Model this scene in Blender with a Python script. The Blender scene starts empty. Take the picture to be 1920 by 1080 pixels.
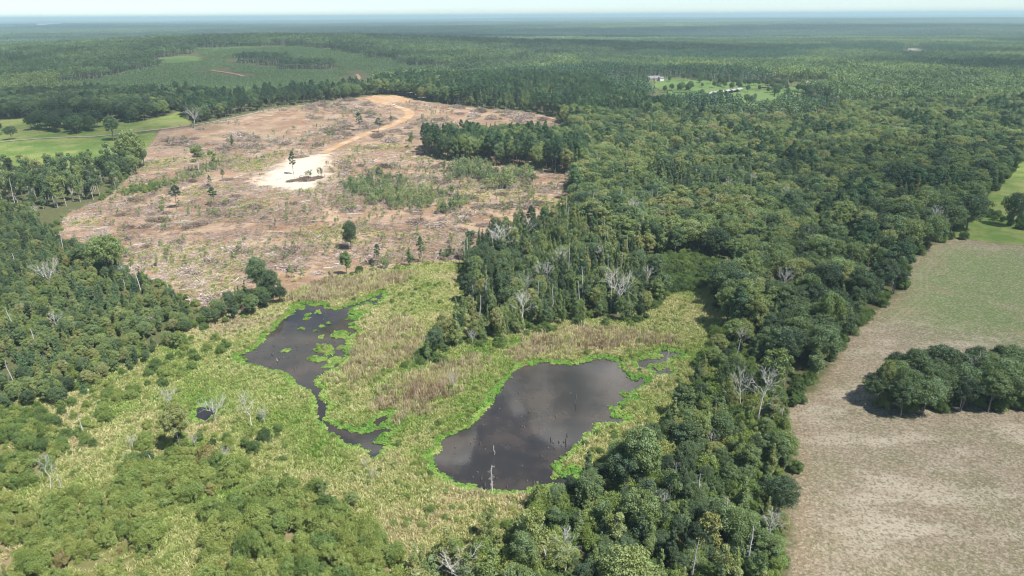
# Aerial view over a beaver-pond marsh, a fresh clear-cut, mixed woods and farm fields, rolling forest to the horizon.
# Units are metres; x runs east (picture right), y runs away from the drone, z is up. The drone hovers at (0, 0, 90).
import bpy, math, random
import numpy as np

S = bpy.context.scene
COL = S.collection

# ---TERRAIN---
CAM_Z = 90.0
PITCH = math.radians(21.15)
ROLL = 0.0063
FPX = 1321.0            # focal length for a picture 1920 wide

def H(x, y):
    """height of the land"""
    x = np.asarray(x, float); y = np.asarray(y, float)
    h = 13*np.exp(-(((x+150)/330)**2 + ((y-740)/200)**2))
    h = h + 34*np.exp(-(((x+560)/620)**2 + ((y-1500)/420)**2))
    h = h + 16*np.exp(-(((x+500)/1100)**2 + ((y-1850)/260)**2))
    h = h + 12*np.exp(-(((x-330)/330)**2 + ((y-960)/210)**2))
    h = h + 5*np.exp(-(((x+330)/180)**2 + ((y-640)/160)**2))
    f = np.clip((y-2100)/1500, 0, 1); f = f*f*(3-2*f)
    g = 1/(1+np.maximum(y-6000, 0)/5000)
    h = h + f*g*(12*np.sin(x/1700+1.3)*np.cos(y/900+.4) + 8*np.sin(x/820+y/1250+.7) + 7*np.sin(y/430+x/2600+2.0)*np.cos(x/1300))
    k = np.clip((y-6500)/4000, 0, 1)
    h = h + k*(13*np.sin(y/1050+x/5200+.8)*np.cos(x/3100+y/7000) + 8*np.sin(x/1900+y/2300))
    return h
# ---END TERRAIN---

# ------------------------------------------------------------------ camera
cam = bpy.data.cameras.new('camera'); cam_o = bpy.data.objects.new('camera', cam); COL.objects.link(cam_o)
cam.sensor_width = 36.0; cam.lens = FPX/1920*36.0; cam.clip_start = 1.0; cam.clip_end = 150000.0
_c, _s, _cr, _sr = math.cos(PITCH), math.sin(PITCH), math.cos(ROLL), math.sin(ROLL)
FWD = np.array([0, _c, -_s]); RIGHT = np.array([1., 0, 0])*_cr - np.array([0, _s, _c])*_sr; UP = np.array([0, _s, _c])*_cr + np.array([1., 0, 0])*_sr
from mathutils import Matrix, Vector
cam_o.matrix_world = Matrix(((RIGHT[0], UP[0], -FWD[0], 0), (RIGHT[1], UP[1], -FWD[1], 0), (RIGHT[2], UP[2], -FWD[2], CAM_Z), (0, 0, 0, 1)))
S.camera = cam_o

# ------------------------------------------------------------------ sky, sun, exposure
SUN_ELEV = math.radians(58)
SUN_DIR = np.array([0.80, -0.60])                     # horizontal direction towards the sun (x, y)
SUN_DIR = SUN_DIR/np.linalg.norm(SUN_DIR)
W = bpy.data.worlds.new('World'); S.world = W; W.use_nodes = True
nt = W.node_tree; nt.nodes.clear()
sky = nt.nodes.new('ShaderNodeTexSky'); sky.sky_type = 'NISHITA'; sky.sun_disc = False
sky.sun_elevation = SUN_ELEV; sky.sun_rotation = math.atan2(SUN_DIR[0], SUN_DIR[1])
sky.altitude = 3300; sky.air_density = 0.95; sky.dust_density = 1.0; sky.ozone_density = 2.0
bg = nt.nodes.new('ShaderNodeBackground'); bg.inputs['Strength'].default_value = 0.080
wo = nt.nodes.new('ShaderNodeOutputWorld')
nt.links.new(sky.outputs['Color'], bg.inputs['Color']); nt.links.new(bg.outputs['Background'], wo.inputs['Surface'])
sun = bpy.data.lights.new('sun', 'SUN'); sun.energy = 4.2; sun.angle = math.radians(1.2); sun.color = (1.0, 0.955, 0.88)
sun_o = bpy.data.objects.new('sun', sun); COL.objects.link(sun_o)
_sd = Vector((SUN_DIR[0]*math.cos(SUN_ELEV), SUN_DIR[1]*math.cos(SUN_ELEV), math.sin(SUN_ELEV)))
sun_o.rotation_euler = _sd.to_track_quat('Z', 'Y').to_euler(); sun_o.location = (0, 0, 400)
S.view_settings.view_transform = 'Standard'; S.view_settings.look = 'None'; S.view_settings.gamma = 1.0
S.view_settings.exposure = 0.85; S.view_settings.use_curve_mapping = False
S.render.engine = 'CYCLES'
cy = S.cycles
cy.max_bounces = 6; cy.diffuse_bounces = 3; cy.glossy_bounces = 2; cy.transmission_bounces = 3; cy.volume_bounces = 2; cy.transparent_max_bounces = 8
cy.use_denoising = True; cy.filter_width = 1.15; cy.caustics_reflective = False; cy.caustics_refractive = False
cy.sample_clamp_indirect = 6.0

# ------------------------------------------------------------------ the plan of the place, in metres
POLY = {
  'pond': [(3.5,173.5), (8.7,174.7), (16.8,173.6), (22.5,176.1), (26,177), (30.2,175), (29.1,172.2), (30.5,167.2), (32.5,164.3), (34,166.6), (35.4,164.2), (32.3,160.3), (29.6,157), (30.6,154.9), (27.5,153.9), (24.8,149.3), (23.9,146.9), (26.8,145.4), (25,143.8), (19.7,143.6), (18.1,140.9), (15.5,136.7), (12.1,131.9), (9,128), (7.6,124.6), (8,122.4), (10.4,122.7), (12.8,124.9), (13.1,122.9), (10.7,120.6), (5.2,119.6), (2.5,119.1), (-1.3,118.6), (-5.1,118.8), (-7.9,119.9), (-10.7,121.1), (-14.2,122.8), (-15.8,125.2), (-17.4,129.4), (-17.1,131.4), (-15.8,132.2), (-16.3,134.7), (-15.8,137.3), (-13.2,139.9), (-9,143.7), (-6.1,149.7), (-5,154.8), (-3.6,158.8), (-1.6,164.4), (-0.1,168.9)],
  'pond_left': [(-71.6,216.2), (-69.5,218.9), (-65.8,217), (-63.6,218.8), (-61.6,214.2), (-56.2,213.6), (-54.4,217.7), (-51.8,219.6), (-48.5,223.3), (-45.3,228.2), (-44.3,225.2), (-45.4,220.4), (-45.7,217.6), (-48.7,220.5), (-50.7,217.7), (-53.8,214.1), (-52.9,210.5), (-48.9,208.7), (-48.4,209.5), (-49.1,204.4), (-51.2,202.8), (-50.5,198.8), (-47.1,196.3), (-49.2,193.3), (-48.9,189.6), (-49.2,186), (-47.4,181.1), (-47.7,175.8), (-48.9,172), (-50.3,169.5), (-52.6,166), (-51.6,163.1), (-50,161.3), (-49,158), (-48.8,154.8), (-50.4,157.5), (-51.8,159.7), (-54.8,161.7), (-57.6,163.7), (-59.8,168.7), (-62.7,171.2), (-67.6,172.8), (-72.9,175.5), (-76.7,178.8), (-78.7,180.8), (-77.2,181.5), (-75.2,184.6), (-74,187.7), (-74.4,192.9), (-73.3,198.3), (-73.1,205.6), (-71.2,209.9)],
  'channel': [(-49,155.3), (-47.8,154.8), (-46.3,152.7), (-46.1,148.9), (-45.8,145.8), (-44.2,144.4), (-41.4,142), (-37.3,140.2), (-35,138.8), (-32.4,140.5), (-29.8,141.4), (-29,141), (-31.6,138.8), (-32,137), (-31.9,135.3), (-29.1,134.4), (-30.5,132.8), (-30.3,130), (-31.1,130.8), (-31.6,133.4), (-35.1,135.8), (-37.3,135.8), (-39.5,139.3), (-42.4,141.1), (-45.1,144.8), (-46.5,147.2), (-47.2,150.7)],
  'pool_a': [(-32.8,144), (-31.9,146.3), (-30.5,147), (-31.1,144.7), (-32.1,143.3)],
  'pool_b': [(-78.1,151.1), (-77.1,153.1), (-73.9,151), (-72.7,148.5), (-73.6,145.6), (-76,146.6)],
  'inlet': [(34.2,171.5), (35.4,174.6), (36.8,175.9), (41,176.2), (42.9,178.5), (42.4,180.5), (44.2,181.8), (45,179.8), (46.2,181.1), (47.3,179.1), (45.2,179.1), (42.7,175.8), (41,174.6), (36.7,174), (36.6,171.4)],
  'inlet_b': [(38,171.4), (39.1,169.6), (41.9,170.8), (42.4,168.9), (38.9,168.3)],
  'clearcut': [(-197.2,292.1), (-218.1,335.6), (-215.1,366.9), (-224.8,405.7), (-233.3,435.6), (-251.3,485.3), (-273.7,557.6), (-254.1,570.7), (-233.6,599.7), (-216.7,640.7), (-189.9,664.4), (-162.6,695.7), (-138.9,734.5), (-114.9,736.4), (-80.5,692.8), (-48.5,671.1), (-13.5,654.9), (20,642.2), (40.3,616), (56.8,577.2), (53.7,503.2), (43.1,413.3), (32.2,394.5), (33.4,373.2), (20.9,330.5), (9.7,303.8), (-2.2,292.7), (-15.2,275.2), (-19.8,261.9), (-35.3,259.7), (-52.5,251.4), (-67.1,244.7), (-75.9,233.9), (-79.1,225.8), (-81.7,216.8), (-90.8,212.4), (-96.6,209.4), (-103.7,214.9), (-111.2,223.4), (-119.9,230.5), (-131.7,243.6), (-145.5,250.7), (-160.9,276.7), (-173,275.5)],
  'sand': [(-149.3,415), (-148,455.4), (-138.2,472.6), (-130.6,482.4), (-124.8,482.4), (-120,453.8), (-110.8,411.7), (-109.2,389.6), (-120.6,381.2), (-133.4,391.3), (-146.1,397.8)],
  'sand_b': [(-123.7,234.7), (-121.7,245.6), (-115.5,257.4), (-109,251.2), (-105.4,231.8), (-111.9,229.4)],
  'apron': [(-141.8,704.6), (-138.9,734.5), (-114.9,736.4), (-96.8,708.8), (-96.8,681.2), (-109.6,683.1), (-117,673), (-128.2,675)],
  'field': [(40,76.8), (51.4,105.5), (58,121.5), (64.4,141.7), (65.9,148.8), (77.9,159.2), (86.9,170.8), (94.4,183.9), (105.4,198), (134.5,226.2), (147.6,250.7), (173,277.9), (189.3,288), (199,281.7), (213.2,276.4), (253.2,266.5), (104.8,76.4)],
  'field_green': [(114.3,207), (150.1,252.5), (175.5,275.7), (196.2,273.9), (221.8,267.1), (162.4,186.5), (146.9,186.7), (129,193.7), (124,202.6)],
  'pasture_right': [(188.2,288), (202,305.6), (221.4,326.1), (252.8,364.8), (286.1,402.8), (341.2,467.9), (501.1,560.8), (256.1,269.9), (213.2,276.4), (199,281.7)],
  'pasture_left': [(-366.6,434.2), (-319.3,437.8), (-294,451.3), (-258.7,430.5), (-250,435.9), (-245.8,457.6), (-250.2,483.8), (-272,552), (-280.5,541.2), (-296.5,532.9), (-342.2,532.4), (-377.5,525.3), (-435.9,523.8)],
  'pasture_back': [(-442.5,532.4), (-380.1,529.2), (-304.5,536.9), (-273.7,557.6), (-254.4,576.7), (-272.8,600), (-294.6,640.3), (-290.3,614.5), (-307.9,580.7), (-380.4,632.3), (-417.2,683.1), (-398.8,643.4), (-417.1,626.6), (-499.6,605.8)],
  'marsh': [(-95.9,197.1), (-88.1,205), (-78,216.3), (-76.9,227.8), (-67.1,244.7), (-52.5,251.4), (-35.2,259), (-20.5,261.9), (-17.6,230.3), (-13.7,213.4), (-17.6,194.7), (-24.4,180.4), (-31.5,171.7), (-23.2,169.2), (-17.8,173.8), (-13.8,185.1), (-4.8,185), (16.3,197.4), (37.7,197.8), (55.3,224.5), (72.9,233.4), (62.5,195.5), (51.4,168.2), (43.6,152.9), (35.8,140.9), (26.7,134.5), (16.2,120.2), (5,113.5), (2.2,108.1), (2.6,100.3), (-2,81.9), (-109.1,82.7), (-170.4,149.2), (-118,150.5), (-107.6,166.7), (-97.1,173.2)],
  'reeds_a': [(-77.5,229.8), (-69.9,240.2), (-53.4,245.6), (-36,248.7), (-38.6,238.6), (-50.4,229.3), (-63.3,221.2), (-72,219.9)],
  'reeds_b': [(-42.9,189.5), (-33.9,205), (-25.4,189.2), (-29.8,175.5), (-37.6,169.4), (-42.2,163.5), (-46.3,169.5)],
  'reeds_c': [(-1.6,181.8), (7.9,191.7), (22.7,196.1), (38.7,194.3), (45.6,188.2), (33.7,183), (18.2,180.8), (4.4,176.7)],
  'reeds_d': [(-34.1,150), (-28.1,163.3), (-19.1,172.2), (-9.2,178.5), (-6.1,175.2), (-14.1,163.1), (-21.1,149.9), (-27.8,142.8)],
  'straw_left': [(-97.1,173.2), (-77.9,173), (-59,163.7), (-47.3,145.3), (-38.9,136.2), (-30.1,128), (-35.8,122.5), (-56.2,130.3), (-83.8,153.2)],
  'oak_belt': [(83.1,221.1), (69.1,187.8), (68.1,166.5), (77.4,161.4), (86.4,170.8), (93.6,183.9), (104.6,198), (113,207), (132.5,225.2), (146,249.5), (171.5,277.2), (187,288), (206,314.3), (225.5,332.9), (253.1,368.4), (284,402.8), (318,443.7), (392.7,504.5), (464.1,602.6), (355.2,563.1), (233.4,411.1), (152.5,302.4), (109.9,253.2)],
  'island_wood': [(-30.2,173), (-23.5,171.6), (-18.7,176), (-14.2,187.2), (-4.8,187.1), (6.4,193.2), (16.5,199.3), (28.6,204.1), (38,199.8), (46.7,210.2), (54.2,225.5), (49,254.3), (39,288.8), (25.5,322.8), (9.6,301.3), (-2.2,289.6), (-14,272.4), (-17.7,250.7), (-17.6,230.3), (-13,213.4), (-17,195.1), (-23.7,180.7)],
  'core_wood': [(54.2,225.5), (72.4,235), (62.8,195.5), (69.1,187.8), (83.1,221.1), (109.9,253.2), (152.5,302.4), (233.4,411.1), (355.2,563.1), (464.1,602.6), (585.6,725.5), (298.4,668.6), (241.5,597.3), (151.1,592.5), (77,601.9), (41.9,613.6), (54.5,503.2), (43.6,411.9), (33,393.2), (34.3,373.2), (25.5,322.8), (39,288.8), (49,254.3)],
  'low_scrub': [(46.2,255.6), (54.2,225.5), (72.9,233.4), (84.6,237.5), (87.7,250.6), (70.3,266.7)],
  'front_wood': [(-2,83.9), (3.5,100.3), (2.2,108.1), (4.9,112.7), (10.4,115.9), (16.1,119.3), (19.9,123.3), (26.6,133.8), (35.6,140.2), (43.4,152.1), (50.6,165.8), (57.5,184.4), (62.3,193.5), (69.1,187.8), (68.1,166.5), (71.4,160.1), (63.8,148.4), (62.3,139.5), (56,121.5), (49.6,105.5), (41.6,83.6)],
  'left_wood': [(-303.6,330), (-243,348.2), (-201.7,297.6), (-169.2,268.7), (-142,243.7), (-125.4,231.1), (-115.3,221.1), (-105.7,210.4), (-96.7,201.1), (-89.1,197.8), (-95.9,185.9), (-97.1,173.2), (-107.6,166.7), (-109,155.6), (-118,150.5), (-154.4,144.2)],
  'hedge_wood': [(-337.4,408.6), (-290.5,413.7), (-268.8,419.8), (-253.1,426.2), (-241.3,419.2), (-252.2,462.2), (-249,477.5), (-231.1,444.2), (-222.5,399.2), (-214.9,369.1), (-224.4,358.3), (-223.2,337.7), (-244.3,350.3), (-288.6,344.2)],
  'clump_left': [(-375.7,560.6), (-345.8,545.4), (-315.7,546.5), (-330.7,574.7), (-363.6,583.3), (-389.2,583.7)],
  'back_wood': [(-499.6,605.8), (-417.1,626.6), (-395.8,642.4), (-417.2,683.1), (-380.4,632.3), (-307.9,580.7), (-290.3,614.5), (-294.6,640.3), (-264.4,667.4), (-246.5,686.9), (-290.4,708.7), (-338.4,734.1), (-477.7,816.2), (-667.7,820.2)],
  'edge_strip': [(-272.8,600), (-254.9,576.7), (-234.3,601.9), (-217.5,643.4), (-190.7,667.4), (-163.4,699.3), (-139.8,739.3), (-146,773.4), (-194.9,743.2), (-236.1,702), (-264.4,667.4), (-292.1,640.1)],
  'far_row': [(-138.7,739.4), (-115.6,741.1), (-80.9,696.2), (-48.7,674.1), (-13.6,657.7), (20.1,644.9), (41.3,618.5), (77,601.9), (151.1,592.5), (158.6,623.9), (113,688.9), (99.2,739.8), (109.3,818.4), (26.9,870.1), (-68.9,877.3), (-139.7,803.3)],
  'pine_row': [(-61.6,477.7), (-44.9,461.3), (-2.9,443.6), (32.3,416.3), (43.6,411.9), (54.5,503.2), (16,510.2), (-22.4,509.6), (-59.5,498.3)],
  'pole_stand': [(-96.2,393.1), (-79.9,403.2), (-38.8,392), (-22.6,345.5), (-29.3,328.7), (-57.8,339.1), (-83.7,361.9)],
  'pole_stand_b': [(-46.6,442.5), (-19.7,442.2), (13,412.4), (11.7,369), (-17.3,381.5), (-39.5,399.8)],
  'brush_strip': [(-215.1,380.7), (-199.5,422.6), (-187.2,458.6), (-178.4,434.9), (-191.1,396.1), (-202.5,364.4)],
  'shore_row': [(-68.3,241.9), (-66,257.7), (-53.4,256.2), (-37.5,261), (-21.2,272.6), (-19.2,261.9), (-35.1,258.4), (-52.3,250.2), (-62.8,243.5)],
  'shore_trees': [(-100.1,206.1), (-93,218.4), (-84.1,223.9), (-78.8,227.8), (-75.1,221.4), (-80.3,212.2), (-87.5,203.4), (-95,197.1)],
  'scrub_a': [(-154.4,144.2), (-117.5,149.8), (-108.7,146), (-99.6,132.7), (-97.2,123.1), (-102.2,118.7), (-130.6,116.5)],
  'scrub_b': [(-127.8,113.2), (-94.6,113.7), (-87.5,117.7), (-79.1,124.7), (-73.7,130.4), (-65.4,130), (-56.8,125.4), (-56.8,119.1), (-60.1,116.6), (-69.4,113.4), (-65,100.9), (-56.6,82.3), (-104.9,82.7)],
  'scrub_c': [(-57.1,105), (-59.8,111.8), (-51.6,116.5), (-38.9,117.3), (-33.9,113.9), (-23.9,104.7), (-18.9,96.6), (-14.4,82), (-52.4,82.3)],
  'scrub_d': [(-110.2,148.5), (-98.5,161.4), (-90.6,168.5), (-72.4,158.3), (-52.9,143.1), (-54.5,132.2), (-71.4,130.4), (-86.4,125.7), (-98.4,130.7)],
  'scrub_e': [(-18.5,82), (-15.4,99.2), (-8.2,104.6), (-0.3,106.7), (3.5,100.3), (-1.6,81.9)],
  'clump_right': [(87.7,149.8), (93.5,159), (103.3,166), (145.4,163.4), (130.5,143.2), (112,147.8), (101.9,146), (92.7,143)],
  'left_fringe': [(-86.8,196.2), (-94.6,184.5), (-96.5,172), (-106.9,165.5), (-108.4,154.5), (-117,149), (-128.9,143.9), (-111.5,140.3), (-99.7,145.9), (-88.8,161.3), (-83.6,176.3), (-81.1,190)],
  'hedge_right': [(222.6,323.2), (228.8,324.9), (242.8,298.8), (237,290.9), (224.2,299.2)],
  'plantation_near': [(-604.5,978.4), (-537.9,1187.2), (-495,1232), (-322.1,1118.1), (-256.8,1115.9), (-172.8,978), (-146,773.4), (-194.9,743.2), (-236.1,702), (-246.5,686.9), (-290.4,708.7), (-338.4,734.1), (-417.6,781.8), (-510.2,862.4)],
  'plantation_far': [(-619.8,1412), (-420,1476.4), (-315.9,1386.5), (-219.8,1284.7), (-101.6,1144.7), (-113.6,990.1), (-178,1030.2), (-268.6,1169.7), (-386.4,1224.6), (-513.8,1281.1)],
  'meadow_hill': [(-617.7,1251.2), (-589.5,1307.2), (-533.4,1288.8), (-503.1,1218.7), (-534.6,1199.7), (-585.3,1189.5)],
  'house_meadow': [(123.3,937.4), (169.7,961.2), (230.9,925.3), (295.5,874.8), (294.1,832.8), (201.7,803.9), (117.5,835.2)],
  'barn_meadow': [(166,802), (226.6,831.4), (291.2,824.1), (286.5,776.3), (255.5,687.8), (217.2,663.1), (172.1,680.2), (145.8,727.2)],
  'trailer_meadow': [(264.5,806.5), (300.3,833), (345.4,871.4), (388.6,906.7), (366.9,849.4), (343,810.2), (307,770.1), (321.4,756.4), (304.3,713.9), (266,688.6), (245.6,737.3)],
  'notch_meadow': [(237.4,1678.7), (252.5,1574.3), (246,1498.3), (219.5,1533.5)],
  'tan_field': [(-1875,3630.9), (-1631.2,3431.3), (-1493.2,3137.7), (-1662.1,3227.7)],
  'yard': [(-116.3,756.6), (-106.5,775), (-79,754.7), (-77,718.8), (-96.7,720.6)],
  'pale_swamp': [(1020.4,1938.3), (1115.4,2009.9), (882.1,1572.1), (837.5,1573.7)],
  'road_clay': [(-134,713.1), (-122.5,688.5), (-107.8,664.9), (-92.7,646.9), (-86.4,627), (-89.3,601.1), (-98.7,572.8), (-109.2,548.5), (-117.6,525.8), (-123.5,502.7), (-128,480.8)],
  'road_farm': [(-405.2,519.7), (-375,521.5), (-362,529), (-346.4,532.8), (-307.7,535.2), (-293.5,547.1), (-273.7,557.6), (-248,576.6), (-228.4,606.4), (-208.9,646.3)],
  'road_red': [(-451.4,1113.6), (-427.1,1095.8), (-398.7,1071.6), (-364.2,1027.1)],
  'road_red_b': [(-225.3,1075.7), (-212.6,1031.1), (-203,972), (-200.2,921.9)],
  'road_skid': [(-148.6,411), (-172,418.1), (-183.4,392.2), (-188.2,352.2), (-199.3,337.2), (-199.3,309.8)],
  'skid_b': [(-110.8,390.8), (-88.5,334.8), (-75.3,299), (-77.3,269.6), (-79,244.9)],
  'skid_c': [(-121.6,446.2), (-97.4,461.5), (-61.5,453.4)],
  'skid_d': [(-171,415.3), (-178.9,368.3), (-160,309), (-129.3,270.6), (-106.4,234.4)],
  'skid_e': [(-21.1,343.4), (-7.6,333), (5.1,314.2)],
}
MATS = [
  (-69.6,215.2,1.42,1.84), (-63.5,212.0,0.87,1.34), (-65.6,206.4,1.20,1.71), (-64.8,199.0,0.99,1.21), (-59.5,200.5,0.83,1.22), (-57.6,202.9,1.01,1.25), (-57.4,192.7,0.81,1.14), (-52.1,194.1,2.11,2.71), (-50.1,194.5,0.97,2.33), (-65.4,183.4,0.93,1.05), (-57.4,186.8,0.63,0.72), (-54.9,184.3,2.48,2.85), (-52.6,181.8,1.53,1.73), (-53.7,177.8,1.51,1.33), (-56.5,178.5,1.81,1.68), (-49.8,185.3,1.56,1.43), (-49.5,177.1,1.80,2.32), (-50.7,173.9,1.18,1.28), (-51.3,207.0,1.37,1.29), (-52.5,206.2,0.85,0.85), (-50.2,208.3,0.86,1.30), (-71.5,215.7,0.89,1.38), (-47.2,222.3,0.91,1.46), (-66.0,209.8,1.04,1.32), (-60.7,197.3,0.66,0.79), (-56.4,202.5,0.50,0.83), (24.4,146.9,1.54,1.46), (28.3,157.0,1.89,1.36), (25.2,149.8,1.30,1.51), (42.0,178.5,0.60,0.67)]
LONE = [
  ('pine', -131.2, 421.6, 14.1, 0.9, 0.25, 'slim pine with a dark tufted top standing on the white sand patch'),
  ('oak', -66.5, 277.6, 12.5, 0.85, 0.1, 'dark round oak standing alone low in the clear-cut'),
  ('pine', -34.8, 260.9, 10.7, 1.0, 0.5, 'bright green slim pine at the bottom edge of the clear-cut'),
  ('pine', -51.9, 256.2, 9.2, 0.8, 0.3, 'dark narrow pine beside the reed bed below the clear-cut'),
  ('slender', -39.0, 256.0, 8.0, 1.0, 0.35, 'short leafy tree between the two slim pines below the clear-cut'),
  ('oak', -61.6, 246.9, 9.6, 0.8, 0.45, 'bushy green tree on the bank just above the reeds'),
  ('oak', -86.6, 224.0, 14.6, 0.85, 0.3, 'tall forked tree with pale trunk on the far bank of the left pond'),
  ('oak', -80.9, 221.0, 11.7, 0.9, 0.2, 'dense dark tree leaning over the far bank of the left pond'),
  ('pine', -167.9, 344.5, 12.0, 1.2, 0.2, 'flat-topped dark pine above a slash heap in the clear-cut'),
  ('pine', -151.4, 350.3, 9.9, 1.1, 0.25, 'leaning dark pine right of the flat-topped one in the clear-cut'),
  ('pine', -168.7, 389.4, 7.3, 1.0, 0.45, 'small pine sapling tree beside the skid track, first of two'),
  ('pine', -167.6, 404.6, 6.9, 1.0, 0.45, 'small pine sapling tree beside the skid track, second of two'),
  ('pine', -118.0, 555.9, 14.6, 1.1, 0.35, 'tall slim pine left of the orange clay road'),
  ('pine', -101.8, 550.7, 11.7, 1.2, 0.3, 'broad-topped pine standing on the edge of the orange clay road'),
  ('pine', -97.0, 581.2, 7.6, 1.0, 0.5, 'little pine inside the bend of the orange clay road'),
  ('sparse', -191.3, 429.4, 16.9, 1.2, 0.5, 'yellow-green broad tree standing among thin stems in the clear-cut'),
  ('sparse', -184.0, 435.0, 12.5, 0.9, 0.45, 'thin leafy tree beside the yellow-green one in the clear-cut'),
  ('slender', -196.6, 499.9, 10.4, 0.9, 0.4, 'small lone tree on the grey slope of the clear-cut'),
  ('oak', -291.0, 520.6, 18.0, 0.8, 0.35, 'grey-green oak on the farm lane at the pasture corner'),
  ('oak', -233.0, 435.6, 25.5, 0.75, 0.55, 'tall yellow-green tree at the corner of pasture and clear-cut'),
  ('sparse', -240.1, 421.9, 19.2, 0.9, 0.45, 'thin half-bare tree in front of the bright pasture'),
  ('sparse', -239.7, 435.7, 18.4, 0.9, 0.4, 'crooked half-bare tree next to the tall yellow-green one'),
  ('oak', -231.8, 444.2, 13.4, 0.7, 0.35, 'short leafy tree at the clear-cut side of the pasture corner'),
  ('oak', -371.4, 530.0, 10.2, 1.0, 0.2, 'small round tree alone in the pasture'),
  ('oak', -393.6, 545.9, 13.2, 1.0, 0.2, 'round tree cut by the edge of the picture in the pasture'),
  ('oak', -149.9, 246.2, 16.5, 1.05, 0.5, 'big broad-crowned oak at the corner of the clear-cut'),
  ('oak', -165.5, 258.3, 9.7, 0.95, 0.35, 'lower oak tucked behind the big oak at the clear-cut corner'),
  ('sparse', -70.2, 499.9, 11.2, 1.1, 0.45, 'thin tree just left of the tall pine row'),
  ('pine', -74.5, 396.5, 10.1, 1.0, 0.4, 'bright pine rising out of the pole stand'),
  ('oak', -73.4, 132.4, 12.2, 0.62, 0.64, 'bright yellow-leaved tree among the snags of the marsh'),
  ('oak', -31.6, 113.1, 3.8, 1.1, 0.75, 'bright yellow-green bush on the near marsh'),
  ('oak', 224.6, 305.1, 16.4, 0.85, 0.2, 'dark oak on the hedge line of the upper pasture'),
  ('oak', 201.4, 299.7, 17.3, 1.15, 0.22, 'huge spreading oak at the corner of the hay field'),
  ('oak', 168.2, 271.6, 15.6, 1.05, 0.45, 'broad olive oak overhanging the top of the hay field'),
  ('oak', 130.8, 224.2, 10.1, 1.0, 0.15, 'low dark oak jutting into the hay field'),
  ('oak', 94.1, 183.9, 12.5, 1.0, 0.25, 'dark oak at the bend of the hay field edge'),
  ('oak', 88.1, 180.5, 18.8, 0.75, 0.5, 'tall yellow-green oak with white trunk by the field bend'),
  ('oak', 70.9, 187.8, 14.9, 0.85, 0.6, 'light green rounded tree behind the inlet'),
  ('sparse', 64.2, 155.3, 13.4, 1.2, 0.5, 'pale straggly tree beside the bleached tree on the field edge'),
  ('oak', 54.3, 124.3, 9.6, 1.0, 0.36, 'large olive willow bulging onto the hay field'),
  ('oak', 48.1, 120.7, 9.0, 1.0, 0.42, 'tall olive willow behind the bulging one'),
  ('slender', -2.5, 187.1, 8.5, 0.75, 0.85, 'small golden yellow tree at the front of the island wood'),
  ('slender', 3.1, 193.3, 8.7, 1.0, 0.55, 'bright green cone-shaped tree at the front of the island wood'),
  ('sparse', 3.4, 97.7, 12.0, 1.1, 0.6, 'yellow-green open tree in front of the pond snag'),
  ('oak', 14.8, 112.6, 8.7, 1.0, 0.35, 'big grey-green tree at the near end of the pond'),
  ('oak', 23.0, 102.9, 11.2, 1.0, 0.46, 'broad pale green tree in the near wood'),
  ('oak', 18.6, 87.0, 12.9, 1.1, 0.58, 'light green spreading tree cut by the bottom edge'),
  ('oak', 26.0, 120.1, 14.0, 0.8, 0.45, 'tall feathery tree on the pond side of the near wood'),
  ('oak', 91.7, 151.0, 12.0, 0.6, 0.62, 'bright green slim tree at the tip of the field clump'),
]
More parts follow.
